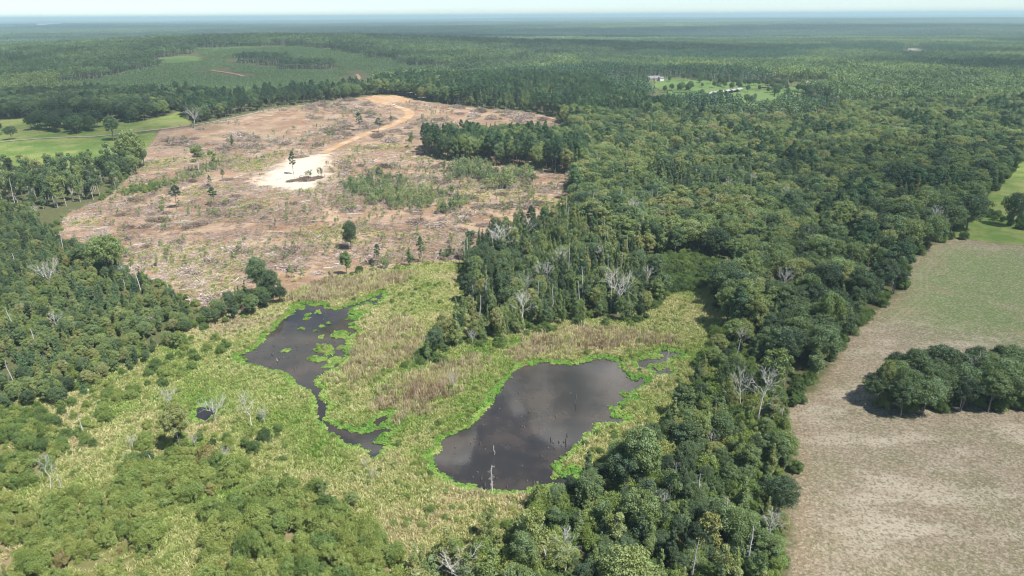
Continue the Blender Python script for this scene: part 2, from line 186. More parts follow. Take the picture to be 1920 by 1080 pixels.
DEAD = [
  ('fan', -162.1, 231.2, 11.9, 1.0, 'large bleached fan-shaped dead tree in the left wood'),
  ('tall', 55.7, 141.8, 16.2, 1.0, 'tall bleached bare tree at the edge of the hay field'),
  ('tall', 54.6, 147.7, 12.3, 0.9, 'second bleached bare tree, just behind the tall one by the hay field'),
  ('fan', 33.9, 208.2, 15.5, 1.0, 'grey bare tree with fine twigs in the island wood'),
  ('snag', 8.2, 209.5, 11.2, 1.0, 'straight white trunk in the middle of the island wood'),
  ('fan', 3.9, 218.6, 11.0, 0.7, 'forked white dead tree in the island wood'),
  ('snag', -12.5, 210.7, 9.1, 1.2, 'ragged white stub near the point of the island wood'),
  ('snag', -24.8, 178.1, 6.6, 1.0, 'thin white trunk at the tip of the island wood'),
  ('fan', -11.6, 185.4, 5.8, 0.8, 'small grey dead tree at the front of the island wood'),
  ('snag', -4.3, 118.3, 6.9, 1.4, 'ragged white snag at the near shore of the big pond'),
  ('pole', -4.0, 131.3, 3.2, 1.0, 'thin grey post standing out of the big pond'),
  ('fan', -84.0, 150.1, 6.8, 0.9, 'white dead tree furthest from the small pool in the marsh'),
  ('fan', -70.2, 144.2, 7.2, 1.2, 'white dead tree right beside the small dark pool'),
  ('tall', -60.8, 141.8, 9.7, 1.0, 'slim white dead tree at the marsh edge near the channel'),
  ('fan', -58.2, 143.1, 5.0, 0.8, 'low pale dead tree next to the slim white one'),
  ('fan', -84.5, 133.4, 3.9, 0.9, 'small white dead tree in the middle of the scrub'),
  ('tall', -94.6, 119.5, 8.0, 0.9, 'leaning white dead tree over the pale grass'),
  ('pole', -91.7, 119.1, 5.2, 1.0, 'bare leaning white pole near the leaning dead tree'),
  ('snag', -97.9, 138.2, 5.5, 1.0, 'white trunk beside pale leafy saplings in the scrub'),
  ('pole', -77.5, 127.7, 2.4, 1.2, 'short white stub in the scrub'),
  ('fan', -70.8, 134.1, 3.8, 0.8, 'small grey dead tree below the yellow-leaved tree'),
  ('fan', -61.9, 128.7, 4.1, 0.8, 'low pale dead tree at the near side of the scrub'),
  ('tall', 8.4, 93.9, 10.1, 1.0, 'crooked grey dead tree in the shade of the near wood'),
  ('fan', -10.1, 91.7, 8.4, 1.3, 'pale grey leafless bush at the bottom edge'),
  ('fan', 117.6, 157.3, 10.6, 0.9, 'white forked dead branches inside the field clump'),
  ('fan', 109.2, 149.6, 7.4, 0.9, 'grey dead tree low in the field clump'),
  ('fan', 97.2, 154.1, 9.7, 0.8, 'fine grey bare tree in the field clump'),
  ('fan', 27.0, 114.9, 4.4, 1.0, 'pale dead thicket deep in the near wood'),
  ('fan', -164.9, 272.6, 11.9, 0.9, 'pale leafless tree at the corner of the clear-cut'),
  ('snag', -117.2, 224.5, 11.6, 1.0, 'thin dead stem at the edge of the clear-cut'),
  ('fan', -113.0, 202.1, 3.6, 1.6, 'bleached dead branches lying over the young pines'),
  ('snag', -20.0, 255.6, 12.8, 0.8, 'thin dead stem at the right edge of the clear-cut'),
  ('snag', -17.6, 249.6, 12.6, 0.8, 'second thin dead stem at the right edge of the clear-cut'),
  ('tall', -4.0, 255.3, 18.6, 1.3, 'grey ghostly dead tree above the island wood'),
  ('fan', -248.9, 563.0, 17.2, 1.1, 'grey bare tree where the farm lane meets the clear-cut'),
  ('snag', -63.9, 220.7, 5.0, 1.0, 'white stick at the head of the left pond'),
  ('snag', 42.1, 171.4, 6.5, 0.6, 'small pale snag by the narrow inlet'),
  ('fan', -28.9, 121.5, 3.3, 0.7, 'small white dead bush on the near marsh'),
  ('fan', -31.2, 125.2, 3.1, 0.7, 'white bare stem on the near marsh'),
  ('fan', -15.2, 159.0, 5.4, 0.8, 'little pale dead tree between the two ponds'),
  ('snag', 33.7, 330.2, 13.1, 0.8, 'white dead trunk in the drowned row behind the island wood, first from the clear-cut'),
  ('snag', 36.9, 323.5, 13.4, 0.8, 'white dead trunk in the drowned row behind the island wood, second from the clear-cut'),
  ('snag', 40.8, 329.1, 10.7, 0.8, 'white dead trunk in the drowned row behind the island wood, third from the clear-cut'),
  ('snag', 43.6, 322.4, 14.6, 0.8, 'white dead trunk in the drowned row behind the island wood, fourth from the clear-cut'),
  ('snag', 47.6, 328.0, 12.0, 0.8, 'white dead trunk in the drowned row behind the island wood, fifth from the clear-cut'),
  ('snag', 50.5, 321.3, 12.3, 0.8, 'white dead trunk in the drowned row behind the island wood, sixth from the clear-cut'),
  ('snag', 55.4, 326.9, 13.2, 0.8, 'white dead trunk in the drowned row behind the island wood, seventh from the clear-cut'),
  ('snag', 57.9, 320.3, 13.5, 0.8, 'white dead trunk in the drowned row behind the island wood, eighth from the clear-cut'),
  ('snag', 62.6, 325.8, 10.9, 0.8, 'white dead trunk in the drowned row behind the island wood, ninth from the clear-cut'),
  ('snag', 64.7, 319.2, 14.7, 0.8, 'white dead trunk in the drowned row behind the island wood, tenth from the clear-cut'),
  ('snag', 68.7, 324.7, 12.1, 0.8, 'white dead trunk in the drowned row behind the island wood, eleventh from the clear-cut'),
]
MARK = {
  'the big pond': (4.9,147.1),
  'the near pond shore': (-3.5,117.8),
  'the narrow inlet': (39.8,174.6),
  'the left pond': (-63.5,189.8),
  'the channel': (-38.4,139.5),
  'the small dark pool': (-75.3,148.5),
  'the bleached fan tree': (-163.1,232.8),
  'the big corner oak': (-150.5,247.3),
  'the tall bleached tree': (56.3,142.9),
  'the hay field bend': (92.6,180.5),
  'the field clump': (104.7,150.9),
  'the top of the hay field': (185.7,285.8),
  'the grey bare tree': (34.2,210.4),
  'the drowned white row': (48.7,327.0),
  'the tall pine row': (-6.4,453.0),
  'the tip of the island wood': (-28.0,172.9),
  'the low scrub': (69.2,245.1),
  'the white sand patch': (-129.1,424.4),
  'the pole stand': (-61.9,365.9),
  'the clay road bend': (-90.2,631.7),
  'the pasture corner': (-248.0,462.1),
  'the farm lane': (-267.8,563.1),
  'the pale grass opening': (-96.7,120.4),
  'the yellow-leaved tree': (-73.9,133.5),
  'the near wood': (24.0,108.7),
  'the olive willows': (55.3,129.1),
  'the clear-cut corner': (33.2,388.0),
  'the upper pasture': (236.9,337.7),
  'the golden yellow tree': (-2.5,188.9),
  'the reed bank': (-53.6,236.2),
  'the marsh opening': (-62.7,106.5),
  'the pale grey bush': (-10.3,94.1),
  'the young pine slope': (-125.2,198.3),
  'the lone dark oak': (-67.0,279.8),
  'the slash slope': (-225.9,563.2),
  'the grey-roofed house': (177.1,911.6),
  'the barn roofs': (231.2,788.7),
  'the white trailers': (365.0,872.7),
  'the brown-roofed house': (314.8,875.2),
  'the small dark oak spit': (130.8,224.2),
  'the island wood edge': (25.4,222.1),
  'the island wood top': (8.6,267.9),
  'the upper pole stand': (-15.2,408.8),
  'the marsh tongue': (-26.5,233.0),
  'the far clear-cut edge': (-28.1,656.1),
  'the great wood centre': (100.9,330.7),
  'the great wood far side': (165.5,496.5),
  'the broad near willows': (-39.3,103.5),
  'the bottom scrub': (-80.6,103.8),
  'the slim snag': (-60.8,141.8),
}
SPOT = {
  'sand_heap': (-120.4,406.5),
  'truck': (-109.3,664.8),
  'house': (177.1,911.6),
  'house_roof': (314.8,875.2),
  'small_house': (162.9,1045.2),
  'trailer': (358.4,872.2),
  'trailer_b': (372.3,873.2),
  'shed': (349.4,862.1),
  'barn0': (211.0,771.6),
  'barn1': (219.0,778.0),
  'barn2': (227.1,784.5),
  'barn3': (235.3,791.0),
  'barn4': (243.5,797.5),
  'barn5': (251.3,803.9),
  'yard_roof': (-71.0,790.7),
  'warehouse': (-4670.1,7648.2),
  'warehouse_b': (-5272.0,9215.0),
  'tower': (-9158.5,52135.0),
  'egret': (-50.8,178.8),
  'egret_b': (-65.7,176.3),
}
STUMPS = [(-6.9,143.1,0.6), (-8.8,137.5,0.7), (-9.5,135.6,0.8), (-12.9,134.1,0.6), (-7.3,134.8,1.4), (-6.2,133.1,0.5), (-9.4,130.3,0.5), (-7.5,124.8,0.5), (-8.4,122.9,0.7), (-6.6,122.3,0.9), (-3.5,122.6,0.8), (-5.8,120.1,1.6), (-1.6,133.7,0.4), (2.1,142.4,0.6), (2.7,142.0,0.5), (2.1,146.7,0.4), (4.0,149.0,0.7), (1.6,158.3,0.7), (8.6,147.6,0.5), (7.0,146.1,0.4), (10.4,146.6,1.0), (8.6,136.6,1.3), (9.1,135.7,0.6), (10.4,136.0,0.9), (11.5,136.0,0.6), (11.9,135.3,2.2), (12.4,138.6,1.0), (10.9,134.3,0.6), (9.3,133.1,0.9), (7.9,133.5,0.5), (5.9,139.6,0.4), (1.9,126.9,0.5), (2.9,121.5,0.7), (6.3,130.4,0.5), (9.3,131.2,0.4), (15.5,152.8,3.6), (4.3,120.9,0.9), (-1.2,119.5,1.0), (14.8,157.7,0.4), (-3.2,150.5,0.4), (-60.0,205.4,0.8), (-61.3,197.5,0.5), (-59.4,196.9,0.5), (-67.6,201.4,0.4), (-66.6,193.2,0.4), (-67.5,190.1,0.4), (-68.6,191.4,0.4), (-70.5,193.9,0.4), (-63.0,190.4,0.4), (-60.5,188.0,0.5), (-63.3,186.2,0.6), (-66.8,183.0,0.5), (-70.1,186.9,0.8), (-68.6,181.0,0.9), (-64.8,179.0,0.6), (-65.8,178.6,0.6), (-63.6,179.0,0.5), (-61.5,179.2,0.5), (-62.1,183.9,0.3), (-65.7,176.3,1.2), (-59.9,172.2,1.7), (-59.5,173.3,1.0), (-66.8,173.9,0.9), (-61.2,170.9,0.6), (-54.3,198.7,0.4), (-57.6,206.1,0.4), (-57.0,207.9,0.3), (-53.9,190.6,0.6), (-52.8,189.6,1.0), (-55.8,196.6,1.3), (-73.6,182.8,0.5), (-71.6,183.4,0.4), (-75.2,181.6,0.3), (-54.7,188.7,0.5), (-52.0,186.7,0.5)]

# ------------------------------------------------------------------ numeric helpers
def vnoise(x, y, scale, seed=0):
    """smooth lattice noise in 0..1"""
    x = np.asarray(x, float)/scale + seed*17.31; y = np.asarray(y, float)/scale - seed*9.77
    xi = np.floor(x).astype(np.int64); yi = np.floor(y).astype(np.int64)
    fx = x-xi; fy = y-yi; fx = fx*fx*(3-2*fx); fy = fy*fy*(3-2*fy)
    def hs(a, b):
        n = (a*374761393 + b*668265263 + seed*2147483) & 0xffffffff
        n = ((n ^ (n >> 13))*1274126177) & 0xffffffff
        return ((n ^ (n >> 16)) & 0xffff)/65535.0
    return (hs(xi, yi)*(1-fx)+hs(xi+1, yi)*fx)*(1-fy) + (hs(xi, yi+1)*(1-fx)+hs(xi+1, yi+1)*fx)*fy

def fbm(x, y, scale, seed=0, octs=3):
    v = 0; a = 1; t = 0
    for k in range(octs):
        v = v + a*vnoise(x, y, scale/2**k, seed+k*3); t += a; a *= .55
    return v/t

def inside(poly, x, y):
    p = np.array(poly); r = np.zeros(x.shape, bool)
    for i in range(len(p)):
        x1, y1 = p[i]; x2, y2 = p[i-1]
        if y1 == y2: continue
        c = ((y1 > y) != (y2 > y)) & (x < (x2-x1)*(y-y1)/(y2-y1)+x1)
        r ^= c
    return r

def line_dist(pts, x, y, closed=False):
    p = np.array(pts, float); d = np.full(x.shape, 1e9)
    n = len(p) if closed else len(p)-1
    for i in range(n):
        a = p[i]; b = p[(i+1) % len(p)]; e = b-a; L = e@e+1e-9
        t = np.clip(((x-a[0])*e[0]+(y-a[1])*e[1])/L, 0, 1)
        d = np.minimum(d, np.hypot(x-a[0]-t*e[0], y-a[1]-t*e[1]))
    return d

def sdf(name, x, y, far=40.0):
    """signed distance, positive inside; -far well outside"""
    p = np.array(POLY[name]); out = np.full(x.shape, -far)
    m = (x > p[:,0].min()-far) & (x < p[:,0].max()+far) & (y > p[:,1].min()-far) & (y < p[:,1].max()+far)
    if m.any():
        d = line_dist(p, x[m], y[m], True); s = inside(p, x[m], y[m])
        out[m] = np.clip(np.where(s, d, -d), -far, far)
    return out

WATERS = ['pond', 'pond_left', 'channel', 'pool_a', 'pool_b', 'inlet', 'inlet_b']
def water_sd(x, y):
    d = np.full(x.shape, -40.0)
    for k in WATERS: d = np.maximum(d, sdf(k, x, y) + (.55 if k in ('channel', 'inlet', 'inlet_b', 'pool_a') else 0))
    for (mx, my, rx, ry) in MATS:
        q = np.hypot((x-mx)/rx, (y-my)/ry)-1
        d = np.minimum(d, np.where(q < 6, q*min(rx, ry), 40))
    near = d > -6
    d = d + np.where(near, (fbm(x, y, 3.2, 5, 3)-.5)*np.where(sdf('channel', x, y) > -4, .5, 1.5), 0)
    return d

def relief(x, y, wsd, csd):
    """small unevenness and the banks of the ponds"""
    near = np.clip((420-y)/150, 0, 1)*(y > 30)
    r = near*((fbm(x, y, 14, 2)-.5)*.5 + .25)
    r = r + near*np.clip((csd+4)/8, 0, 1)*(fbm(x, y, 7, 8)-.5)*1.1
    bank = np.clip((wsd+2.5)/2.5, 0, 1)                       # 0 inland .. 1 at the water line and inside
    z_w = np.where(wsd > 0, -np.clip(wsd*.45, 0, 1.0), .14*np.clip(-wsd/2.5, 0, 1)*2)
    return r*(1-bank) + z_w*bank

def ground_z(x, y):
    x = np.atleast_1d(np.asarray(x, float)); y = np.atleast_1d(np.asarray(y, float))
    return H(x, y) + relief(x, y, water_sd(x, y), sdf('clearcut', x, y))

def project(x, y, z):
    v = np.stack([x, y, z-CAM_Z], -1); w = v@FWD
    return 960+FPX*(v@RIGHT)/np.maximum(w, 1), 540-FPX*(v@UP)/np.maximum(w, 1), w

# ------------------------------------------------------------------ mesh helpers
def mk_mesh(name, V, F, mats=(), mat_idx=None, attrs=None, smooth=False):
    me = bpy.data.meshes.new(name); V = np.asarray(V, np.float32); F = np.asarray(F, np.int32)
    k = F.shape[1]
    me.vertices.add(len(V)); me.vertices.foreach_set('co', V.ravel())
    me.loops.add(F.size); me.loops.foreach_set('vertex_index', F.ravel())
    me.polygons.add(len(F)); me.polygons.foreach_set('loop_start', np.arange(0, F.size, k, dtype=np.int32))
    me.polygons.foreach_set('loop_total', np.full(len(F), k, np.int32))
    for m in mats: me.materials.append(m)
    if mat_idx is not None: me.polygons.foreach_set('material_index', np.asarray(mat_idx, np.int32))
    me.polygons.foreach_set('use_smooth', np.full(len(F), smooth, bool))
    me.update(calc_edges=True)
    for an, (dom, dat) in (attrs or {}).items():
        a = me.attributes.new(an, 'FLOAT', dom); a.data.foreach_set('value', np.asarray(dat, np.float32))
    me.validate()
    return me

def obj(name, me, parent=None, loc=(0, 0, 0), rot=(0, 0, 0), scale=(1, 1, 1), link=True):
    o = bpy.data.objects.new(name, me); o.location = loc; o.rotation_euler = rot; o.scale = scale
    if parent is not None: o.parent = parent
    if link: COL.objects.link(o)
    return o

def tag(o, label=None, category=None, group=None, kind=None):
    if label: o['label'] = label
    if category: o['category'] = category
    if group: o['group'] = group
    if kind: o['kind'] = kind
    return o

class Geo:
    """collects quads (triangles are stored as quads with a doubled corner avoided by using thin quads)"""
    def __init__(s): s.V = []; s.F = []; s.n = 0
    def add(s, V, F):
        V = np.asarray(V, float).reshape(-1, 3); F = np.asarray(F, int).reshape(-1, 4)
        s.V.append(V); s.F.append(F+s.n); s.n += len(V); return s
    def box(s, x0, x1, y0, y1, z0, z1):
        V = [(x0,y0,z0),(x1,y0,z0),(x1,y1,z0),(x0,y1,z0),(x0,y0,z1),(x1,y0,z1),(x1,y1,z1),(x0,y1,z1)]
        return s.add(V, [(0,3,2,1),(4,5,6,7),(0,1,5,4),(1,2,6,5),(2,3,7,6),(3,0,4,7)])
    def tube(s, pts, rad, sides=5):
        pts = np.asarray(pts, float); n = len(pts); V = []
        for i in range(n):
            t = pts[min(i+1, n-1)]-pts[max(i-1, 0)]; t = t/(np.linalg.norm(t)+1e-9)
            a = np.cross(t, (0.3, 0.9, 0.2) if abs(t[2]) > .8 else (0, 0, 1)); a /= np.linalg.norm(a)+1e-9; b = np.cross(t, a)
            for k in range(sides):
                an = 2*math.pi*k/sides; V.append(pts[i]+rad[i]*(a*math.cos(an)+b*math.sin(an)))
        F = [(i*sides+k, i*sides+(k+1) % sides, (i+1)*sides+(k+1) % sides, (i+1)*sides+k) for i in range(n-1) for k in range(sides)]
        return s.add(V, F)
    def out(s): return np.concatenate(s.V), np.concatenate(s.F)
    def build(s, name, mat, parent=None, smooth=False, **kw):
        V, F = s.out(); return obj(name, mk_mesh(name, V, F, [mat], smooth=smooth), parent, **kw)

def unit(v): return v/(np.linalg.norm(v, axis=-1, keepdims=True)+1e-9)

def leaf_quads(P, N, L, wr, rng, T=None):
    """one leafy spray per point: a rhombus facing N; returns V, F"""
    n = len(P)
    if T is None: T = rng.normal(size=(n, 3))
    T = unit(T - N*np.sum(T*N, -1, keepdims=True)); B = np.cross(N, T)
    L = np.broadcast_to(np.asarray(L, float), (n,))[:, None]
    bend = N*L*.12
    V = np.stack([P-T*L*.5, P-B*L*wr*.5+bend, P+T*L*.5, P+B*L*wr*.5+bend], 1).reshape(-1, 3)
    return V, np.arange(4*n).reshape(-1, 4)

def lobe_leaves(C, R, n, leaf, rng, wr=.7, flat=1.0, up=.35, rnd=.75, low=-.55, lengthen=False, avoid=True):
    """leaf sprays on the shells of overlapping lobes with centres C and radii R"""
    Vs, tone, base = [], [], 0
    Fs = []
    area = np.array(R)**2; share = area/area.sum()
    for i, (c, r) in enumerate(zip(C, R)):
        k = max(6, int(n*share[i]*1.35))
        d = unit(rng.normal(size=(k, 3))); d = d[d[:, 2] > low]
        k = len(d)
        wob = 1+.16*np.sin(d[:, 0]*5+i)*np.cos(d[:, 1]*4+i*2)+.10*np.sin(d[:, 2]*7+i*3)
        rr = r*(.50+.60*rng.random(k)**.7)*wob*np.where(rng.random(k) < .08, 1.28, 1.0)
        p = c+d*rr[:, None]*np.array([1, 1, flat])
        if avoid:
            keep = np.ones(k, bool)
            for j, (c2, r2) in enumerate(zip(C, R)):
                if j != i:
                    q = (p-c2)/np.array([1, 1, flat]); keep &= (np.linalg.norm(q, axis=1) > r2*.58)
            p, d = p[keep], d[keep]
        k = len(p)
        if k == 0: continue
        N = unit(d+np.array([0, 0, up])+rng.normal(size=(k, 3))*rnd)
        T = (d*.6+np.array([0, 0, .8])+rng.normal(size=(k, 3))*.35) if lengthen else None
        V, F = leaf_quads(p, N, leaf*(.65+.7*rng.random(k)), wr, rng, T)
        Vs.append(V); Fs.append(F+base); base += len(V)
        lt = rng.random()
        tone.append(np.clip(.5*lt+.5*rng.random(k), 0, 1))
    return np.concatenate(Vs), np.concatenate(Fs), np.concatenate(tone)

# ------------------------------------------------------------------ material helpers
class NT:
    def __init__(s, name):
        s.m = bpy.data.materials.new(name); s.m.use_nodes = True; s.t = s.m.node_tree; s.t.nodes.clear()
    def n(s, typ, **kw):
        nd = s.t.nodes.new(typ)
        for k, v in kw.items(): setattr(nd, k, v)
        return nd
    def set(s, sock, v):
        if hasattr(v, 'is_output') or isinstance(v, bpy.types.NodeSocket): s.t.links.new(v, sock)
        else: sock.default_value = v
    def math(s, op, a, b=0.0, c=None, clamp=False):
        nd = s.n('ShaderNodeMath', operation=op, use_clamp=clamp); s.set(nd.inputs[0], a); s.set(nd.inputs[1], b)
        if c is not None: s.set(nd.inputs[2], c)
        return nd.outputs[0]
    def mix(s, f, a, b, blend='MIX'):
        nd = s.n('ShaderNodeMix', data_type='RGBA', blend_type=blend); s.set(nd.inputs[0], f)
        for sk, v in ((nd.inputs[6], a), (nd.inputs[7], b)):
            s.set(sk, (*v, 1) if isinstance(v, tuple) and len(v) == 3 else v)
        return nd.outputs[2]
    def attr(s, name, typ='GEOMETRY'): return s.n('ShaderNodeAttribute', attribute_name=name, attribute_type=typ).outputs['Fac']
    def pos(s):
        if not hasattr(s, '_p'): s._p = s.n('ShaderNodeNewGeometry').outputs['Position']
        return s._p
    def noise(s, scale, detail=4, rough=.55, vec=None, stretch=None):
        v = vec if vec is not None else s.pos()
        if stretch:
            mp = s.n('ShaderNodeMapping'); s.t.links.new(v, mp.inputs[0]); mp.inputs['Scale'].default_value = stretch[:3]
            if len(stretch) > 3: mp.inputs['Rotation'].default_value = (0, 0, stretch[3])
            v = mp.outputs[0]
        nd = s.n('ShaderNodeTexNoise'); s.t.links.new(v, nd.inputs['Vector'])
        nd.inputs['Scale'].default_value = scale; nd.inputs['Detail'].default_value = detail; nd.inputs['Roughness'].default_value = rough
        return nd.outputs['Fac']
    def ramp(s, f, stops, interp='LINEAR'):
        nd = s.n('ShaderNodeValToRGB'); r = nd.color_ramp; r.interpolation = interp
        while len(r.elements) < len(stops): r.elements.new(.5)
        for e, (p, c) in zip(r.elements, stops): e.position = p; e.color = (*c, 1) if len(c) == 3 else c
        s.set(nd.inputs[0], f); return nd.outputs[0]
    def step(s, v, lo, hi):
        nd = s.n('ShaderNodeMapRange', interpolation_type='SMOOTHSTEP'); s.set(nd.inputs[0], v)
        nd.inputs[1].default_value = lo; nd.inputs[2].default_value = hi; return nd.outputs[0]
    def surf(s, color, rough=.8, spec=.2, bump=None, bump_d=.1, metallic=0.0):
        p = s.n('ShaderNodeBsdfPrincipled'); s.set(p.inputs['Base Color'], (*color, 1) if isinstance(color, tuple) and len(color) == 3 else color)
        s.set(p.inputs['Roughness'], rough); p.inputs['Specular IOR Level'].default_value = spec; p.inputs['Metallic'].default_value = metallic
        if bump is not None:
            b = s.n('ShaderNodeBump'); b.inputs['Strength'].default_value = 1.0; b.inputs['Distance'].default_value = bump_d
            s.t.links.new(bump, b.inputs['Height']); s.t.links.new(b.outputs[0], p.inputs['Normal'])
        return p.outputs[0]
    def out(s, sh, vol=None):
        o = s.n('ShaderNodeOutputMaterial')
        if sh is not None: s.t.links.new(sh, o.inputs['Surface'])
        if vol is not None: s.t.links.new(vol, o.inputs['Volume'])
        return s.m

def plain(name, color, rough=.8, spec=.2, var=.25, scale=2.0, metallic=0.0):
    """a plain surface with a little uneven wear"""
    t = NT(name); n = t.noise(scale, 5); lo = tuple(c*(1-var) for c in color); hi = tuple(min(1, c*(1+var*.6)) for c in color)
    return t.out(t.surf(t.mix(n, lo, hi), rough, spec, metallic=metallic))

def foliage(name, stops, trans=.3, var=(.6, 1.35)):
    """leaves: species colour by the plant's own tint, lighter and darker sprays, light shining through"""
    t = NT(name); tint = t.attr('tint', 'INSTANCER'); leaf = t.attr('leaf')
    c = t.ramp(tint, stops)
    k = t.math('MULTIPLY_ADD', leaf, var[1]-var[0], var[0])
    kc = t.n('ShaderNodeCombineColor'); t.set(kc.inputs[0], k); t.set(kc.inputs[1], k); t.set(kc.inputs[2], t.math('MULTIPLY', k, k))
    c = t.mix(1.0, c, kc.outputs[0], 'MULTIPLY')
    d = t.n('ShaderNodeBsdfPrincipled'); t.set(d.inputs['Base Color'], c); d.inputs['Roughness'].default_value = .55; d.inputs['Specular IOR Level'].default_value = .25
    tr = t.n('ShaderNodeBsdfTranslucent'); t.set(tr.inputs[0], t.mix(1.0, c, (1.08, 1.22, .80), 'MULTIPLY'))
    mx = t.n('ShaderNodeMixShader'); mx.inputs[0].default_value = trans
    t.t.links.new(d.outputs[0], mx.inputs[1]); t.t.links.new(tr.outputs[0], mx.inputs[2])
    return t.out(mx.outputs[0])

def bark(name, lo, hi):
    t = NT(name); n = t.noise(3.0, 5, .6, stretch=(1, 1, .25)); return t.out(t.surf(t.mix(n, lo, hi), .9, .1))

GREENS = [(0.0, (.066, .104, .060)), (.2, (.118, .176, .090)), (.38, (.188, .262, .115)), (.54, (.272, .344, .130)), (.68, (.342, .350, .140)), (.8, (.318, .332, .220)), (.92, (.42, .37, .13)), (1.0, (.33, .25, .16))]
M_LEAF = foliage('broad_leaves', GREENS, .28)
M_WILLOW = foliage('willow_leaves', [(0, (.105, .170, .068)), (.35, (.205, .295, .092)), (.6, (.320, .390, .120)), (.8, (.390, .410, .145)), (1, (.39, .33, .16))], .35)
M_NEEDLE = foliage('pine_needles', [(0, (.058, .108, .068)), (.3, (.098, .172, .092)), (.6, (.155, .255, .115)), (1, (.230, .310, .130))], .22)
M_GRASS = foliage('marsh_blades', [(0, (.135, .300, .045)), (.2, (.290, .410, .095)), (.4, (.460, .490, .195)), (.6, (.610, .560, .310)), (.8, (.500, .410, .280)), (1, (.300, .200, .135))], .3, (.7, 1.25))
M_BARK = bark('bark', (.10, .085, .07), (.26, .23, .20))
M_PALE = bark('pale_bark', (.30, .28, .25), (.55, .52, .48))
M_DEAD = bark('bleached_wood', (.40, .38, .35), (.72, .70, .66))
M_STICK = foliage('cut_brush', [(0, (.12, .094, .07)), (.35, (.22, .17, .13)), (.65, (.34, .27, .21)), (1, (.56, .47, .37))], .0, (.55, 1.4))
M_WET = bark('wet_wood', (.06, .05, .045), (.20, .18, .16))

# ------------------------------------------------------------------ the ground
def axis(lo_dense, hi_dense, step, r, far_lo, far_hi):
    a = list(np.arange(lo_dense, hi_dense+.01, step)); s = step; v = a[-1]
    while v < far_hi: s *= r; v += s; a.append(v)
    s = step; v = a[0]; b = []
    while v > far_lo: s *= r; v -= s; b.append(v)
    return np.array(b[::-1]+a)
GX = axis(-125, 115, .85, 1.038, -42000, 42000); GY = axis(88, 262, .8, 1.028, -3000, 44000)
GXX, GYY = np.meshgrid(GX, GY); gx, gy = GXX.ravel(), GYY.ravel()
SD = {'clear': sdf('clearcut', gx, gy), 'sand': np.maximum(sdf('sand', gx, gy), sdf('sand_b', gx, gy)-6), 'field': sdf('field', gx, gy), 'fgreen': sdf('field_green', gx, gy),
      'marsh': sdf('marsh', gx, gy), 'water': water_sd(gx, gy),
      'past': np.maximum.reduce([sdf(k, gx, gy) for k in ('pasture_left', 'pasture_back', 'pasture_right')]),
      'straw': sdf('straw_left', gx, gy)}
SD['skid'] = 2.6-np.minimum.reduce([line_dist(POLY[k], gx, gy) for k in ('road_skid', 'skid_b', 'skid_c', 'skid_d', 'skid_e')]); SD['skid'] = np.clip(SD['skid'], -40, 40)
gz = H(gx, gy) + relief(gx, gy, SD['water'], SD['clear'])

t = NT('land')
P = t.pos()
n_f = t.noise(2.6, 5, .65); n_m = t.noise(.35, 5, .6); n_l = t.noise(.06, 4, .55); n_xl = t.noise(.012, 4, .6)
edge = t.math('MULTIPLY', t.math('SUBTRACT', t.noise(.3, 5, .7), .5), 9.0)
def zone(name, soft=1.5, amp=1.0):
    v = t.math('ADD', t.attr('sd_'+name), t.math('MULTIPLY', edge, amp)); return t.step(v, -soft, soft)
# woodland floor and distant canopy colour
c_floor = t.mix(n_m, (.070, .085, .035), (.145, .140, .070))
c_far = t.mix(t.step(n_xl, .35, .7), (.040, .072, .036), (.085, .115, .05))
geo_y = t.n('ShaderNodeSeparateXYZ'); t.t.links.new(P, geo_y.inputs[0])
c = t.mix(t.step(geo_y.outputs[1], 2500.0, 5000.0), c_floor, c_far)
# marsh peat and grass mat
c_marsh = t.mix(t.step(n_m, .35, .65), (.10, .13, .035), (.20, .20, .075)); c_marsh = t.mix(t.step(n_l, .45, .65), c_marsh, (.26, .21, .12))
c = t.mix(zone('marsh', 2.0, .5), c, c_marsh)
# pasture: grazed turf with mottles
c_past = t.mix(t.step(n_l, .35, .65), (.135, .230, .050), (.270, .320, .095)); c_past = t.mix(t.math('MULTIPLY', t.step(n_m, .45, .65), .6), c_past, (.13, .18, .05)); c_past = t.mix(t.math('MULTIPLY', t.step(t.noise(.025, 4, .65), .5, .65), .6), c_past, (.33, .34, .13))
c_past = t.mix(1.0, c_past, (.84, .82, .84), 'MULTIPLY')
c = t.mix(zone('past', 1.5, .3), c, c_past)
# hay field: cut stubble, tan with regrowth, mown in swaths
sw = t.noise(.35, 5, .7, stretch=(.8, 1.3, 1, .6)); sw2 = t.noise(1.1, 6, .75)
c_fld = t.mix(t.step(sw, .3, .7), (.34, .265, .185), (.52, .43, .32)); c_fld = t.mix(t.math('MULTIPLY', t.step(sw2, .38, .62), .8), c_fld, (.24, .195, .125))
c_fld = t.mix(t.math('MULTIPLY', t.step(t.noise(5.5, 4, .8), .45, .62), .7), c_fld, (.66, .57, .45))
c_fld = t.mix(t.math('MULTIPLY', t.step(t.noise(3.2, 5, .8), .52, .66), .65), c_fld, (.19, .15, .095))
c_fld = t.mix(t.math('MULTIPLY', t.step(t.noise(.07, 4, .6, stretch=(.6, 1.6, 1, .35)), .48, .62), .8), c_fld, (.66, .58, .46))
gr = t.math('MULTIPLY', t.step(t.math('ADD', n_l, t.math('MULTIPLY', sw2, .35)), .62, .82), .65)
gr = t.math('MULTIPLY', gr, t.step(t.noise(2.2, 5, .75), .40, .58))
c_fld = t.mix(gr, c_fld, (.19, .22, .085))
c_fg = t.mix(t.step(sw, .3, .75), (.195, .300, .095), (.29, .355, .145))
c_fg = t.mix(t.math('MULTIPLY', t.step(n_l, .52, .7), .6), c_fg, (.45, .37, .24))
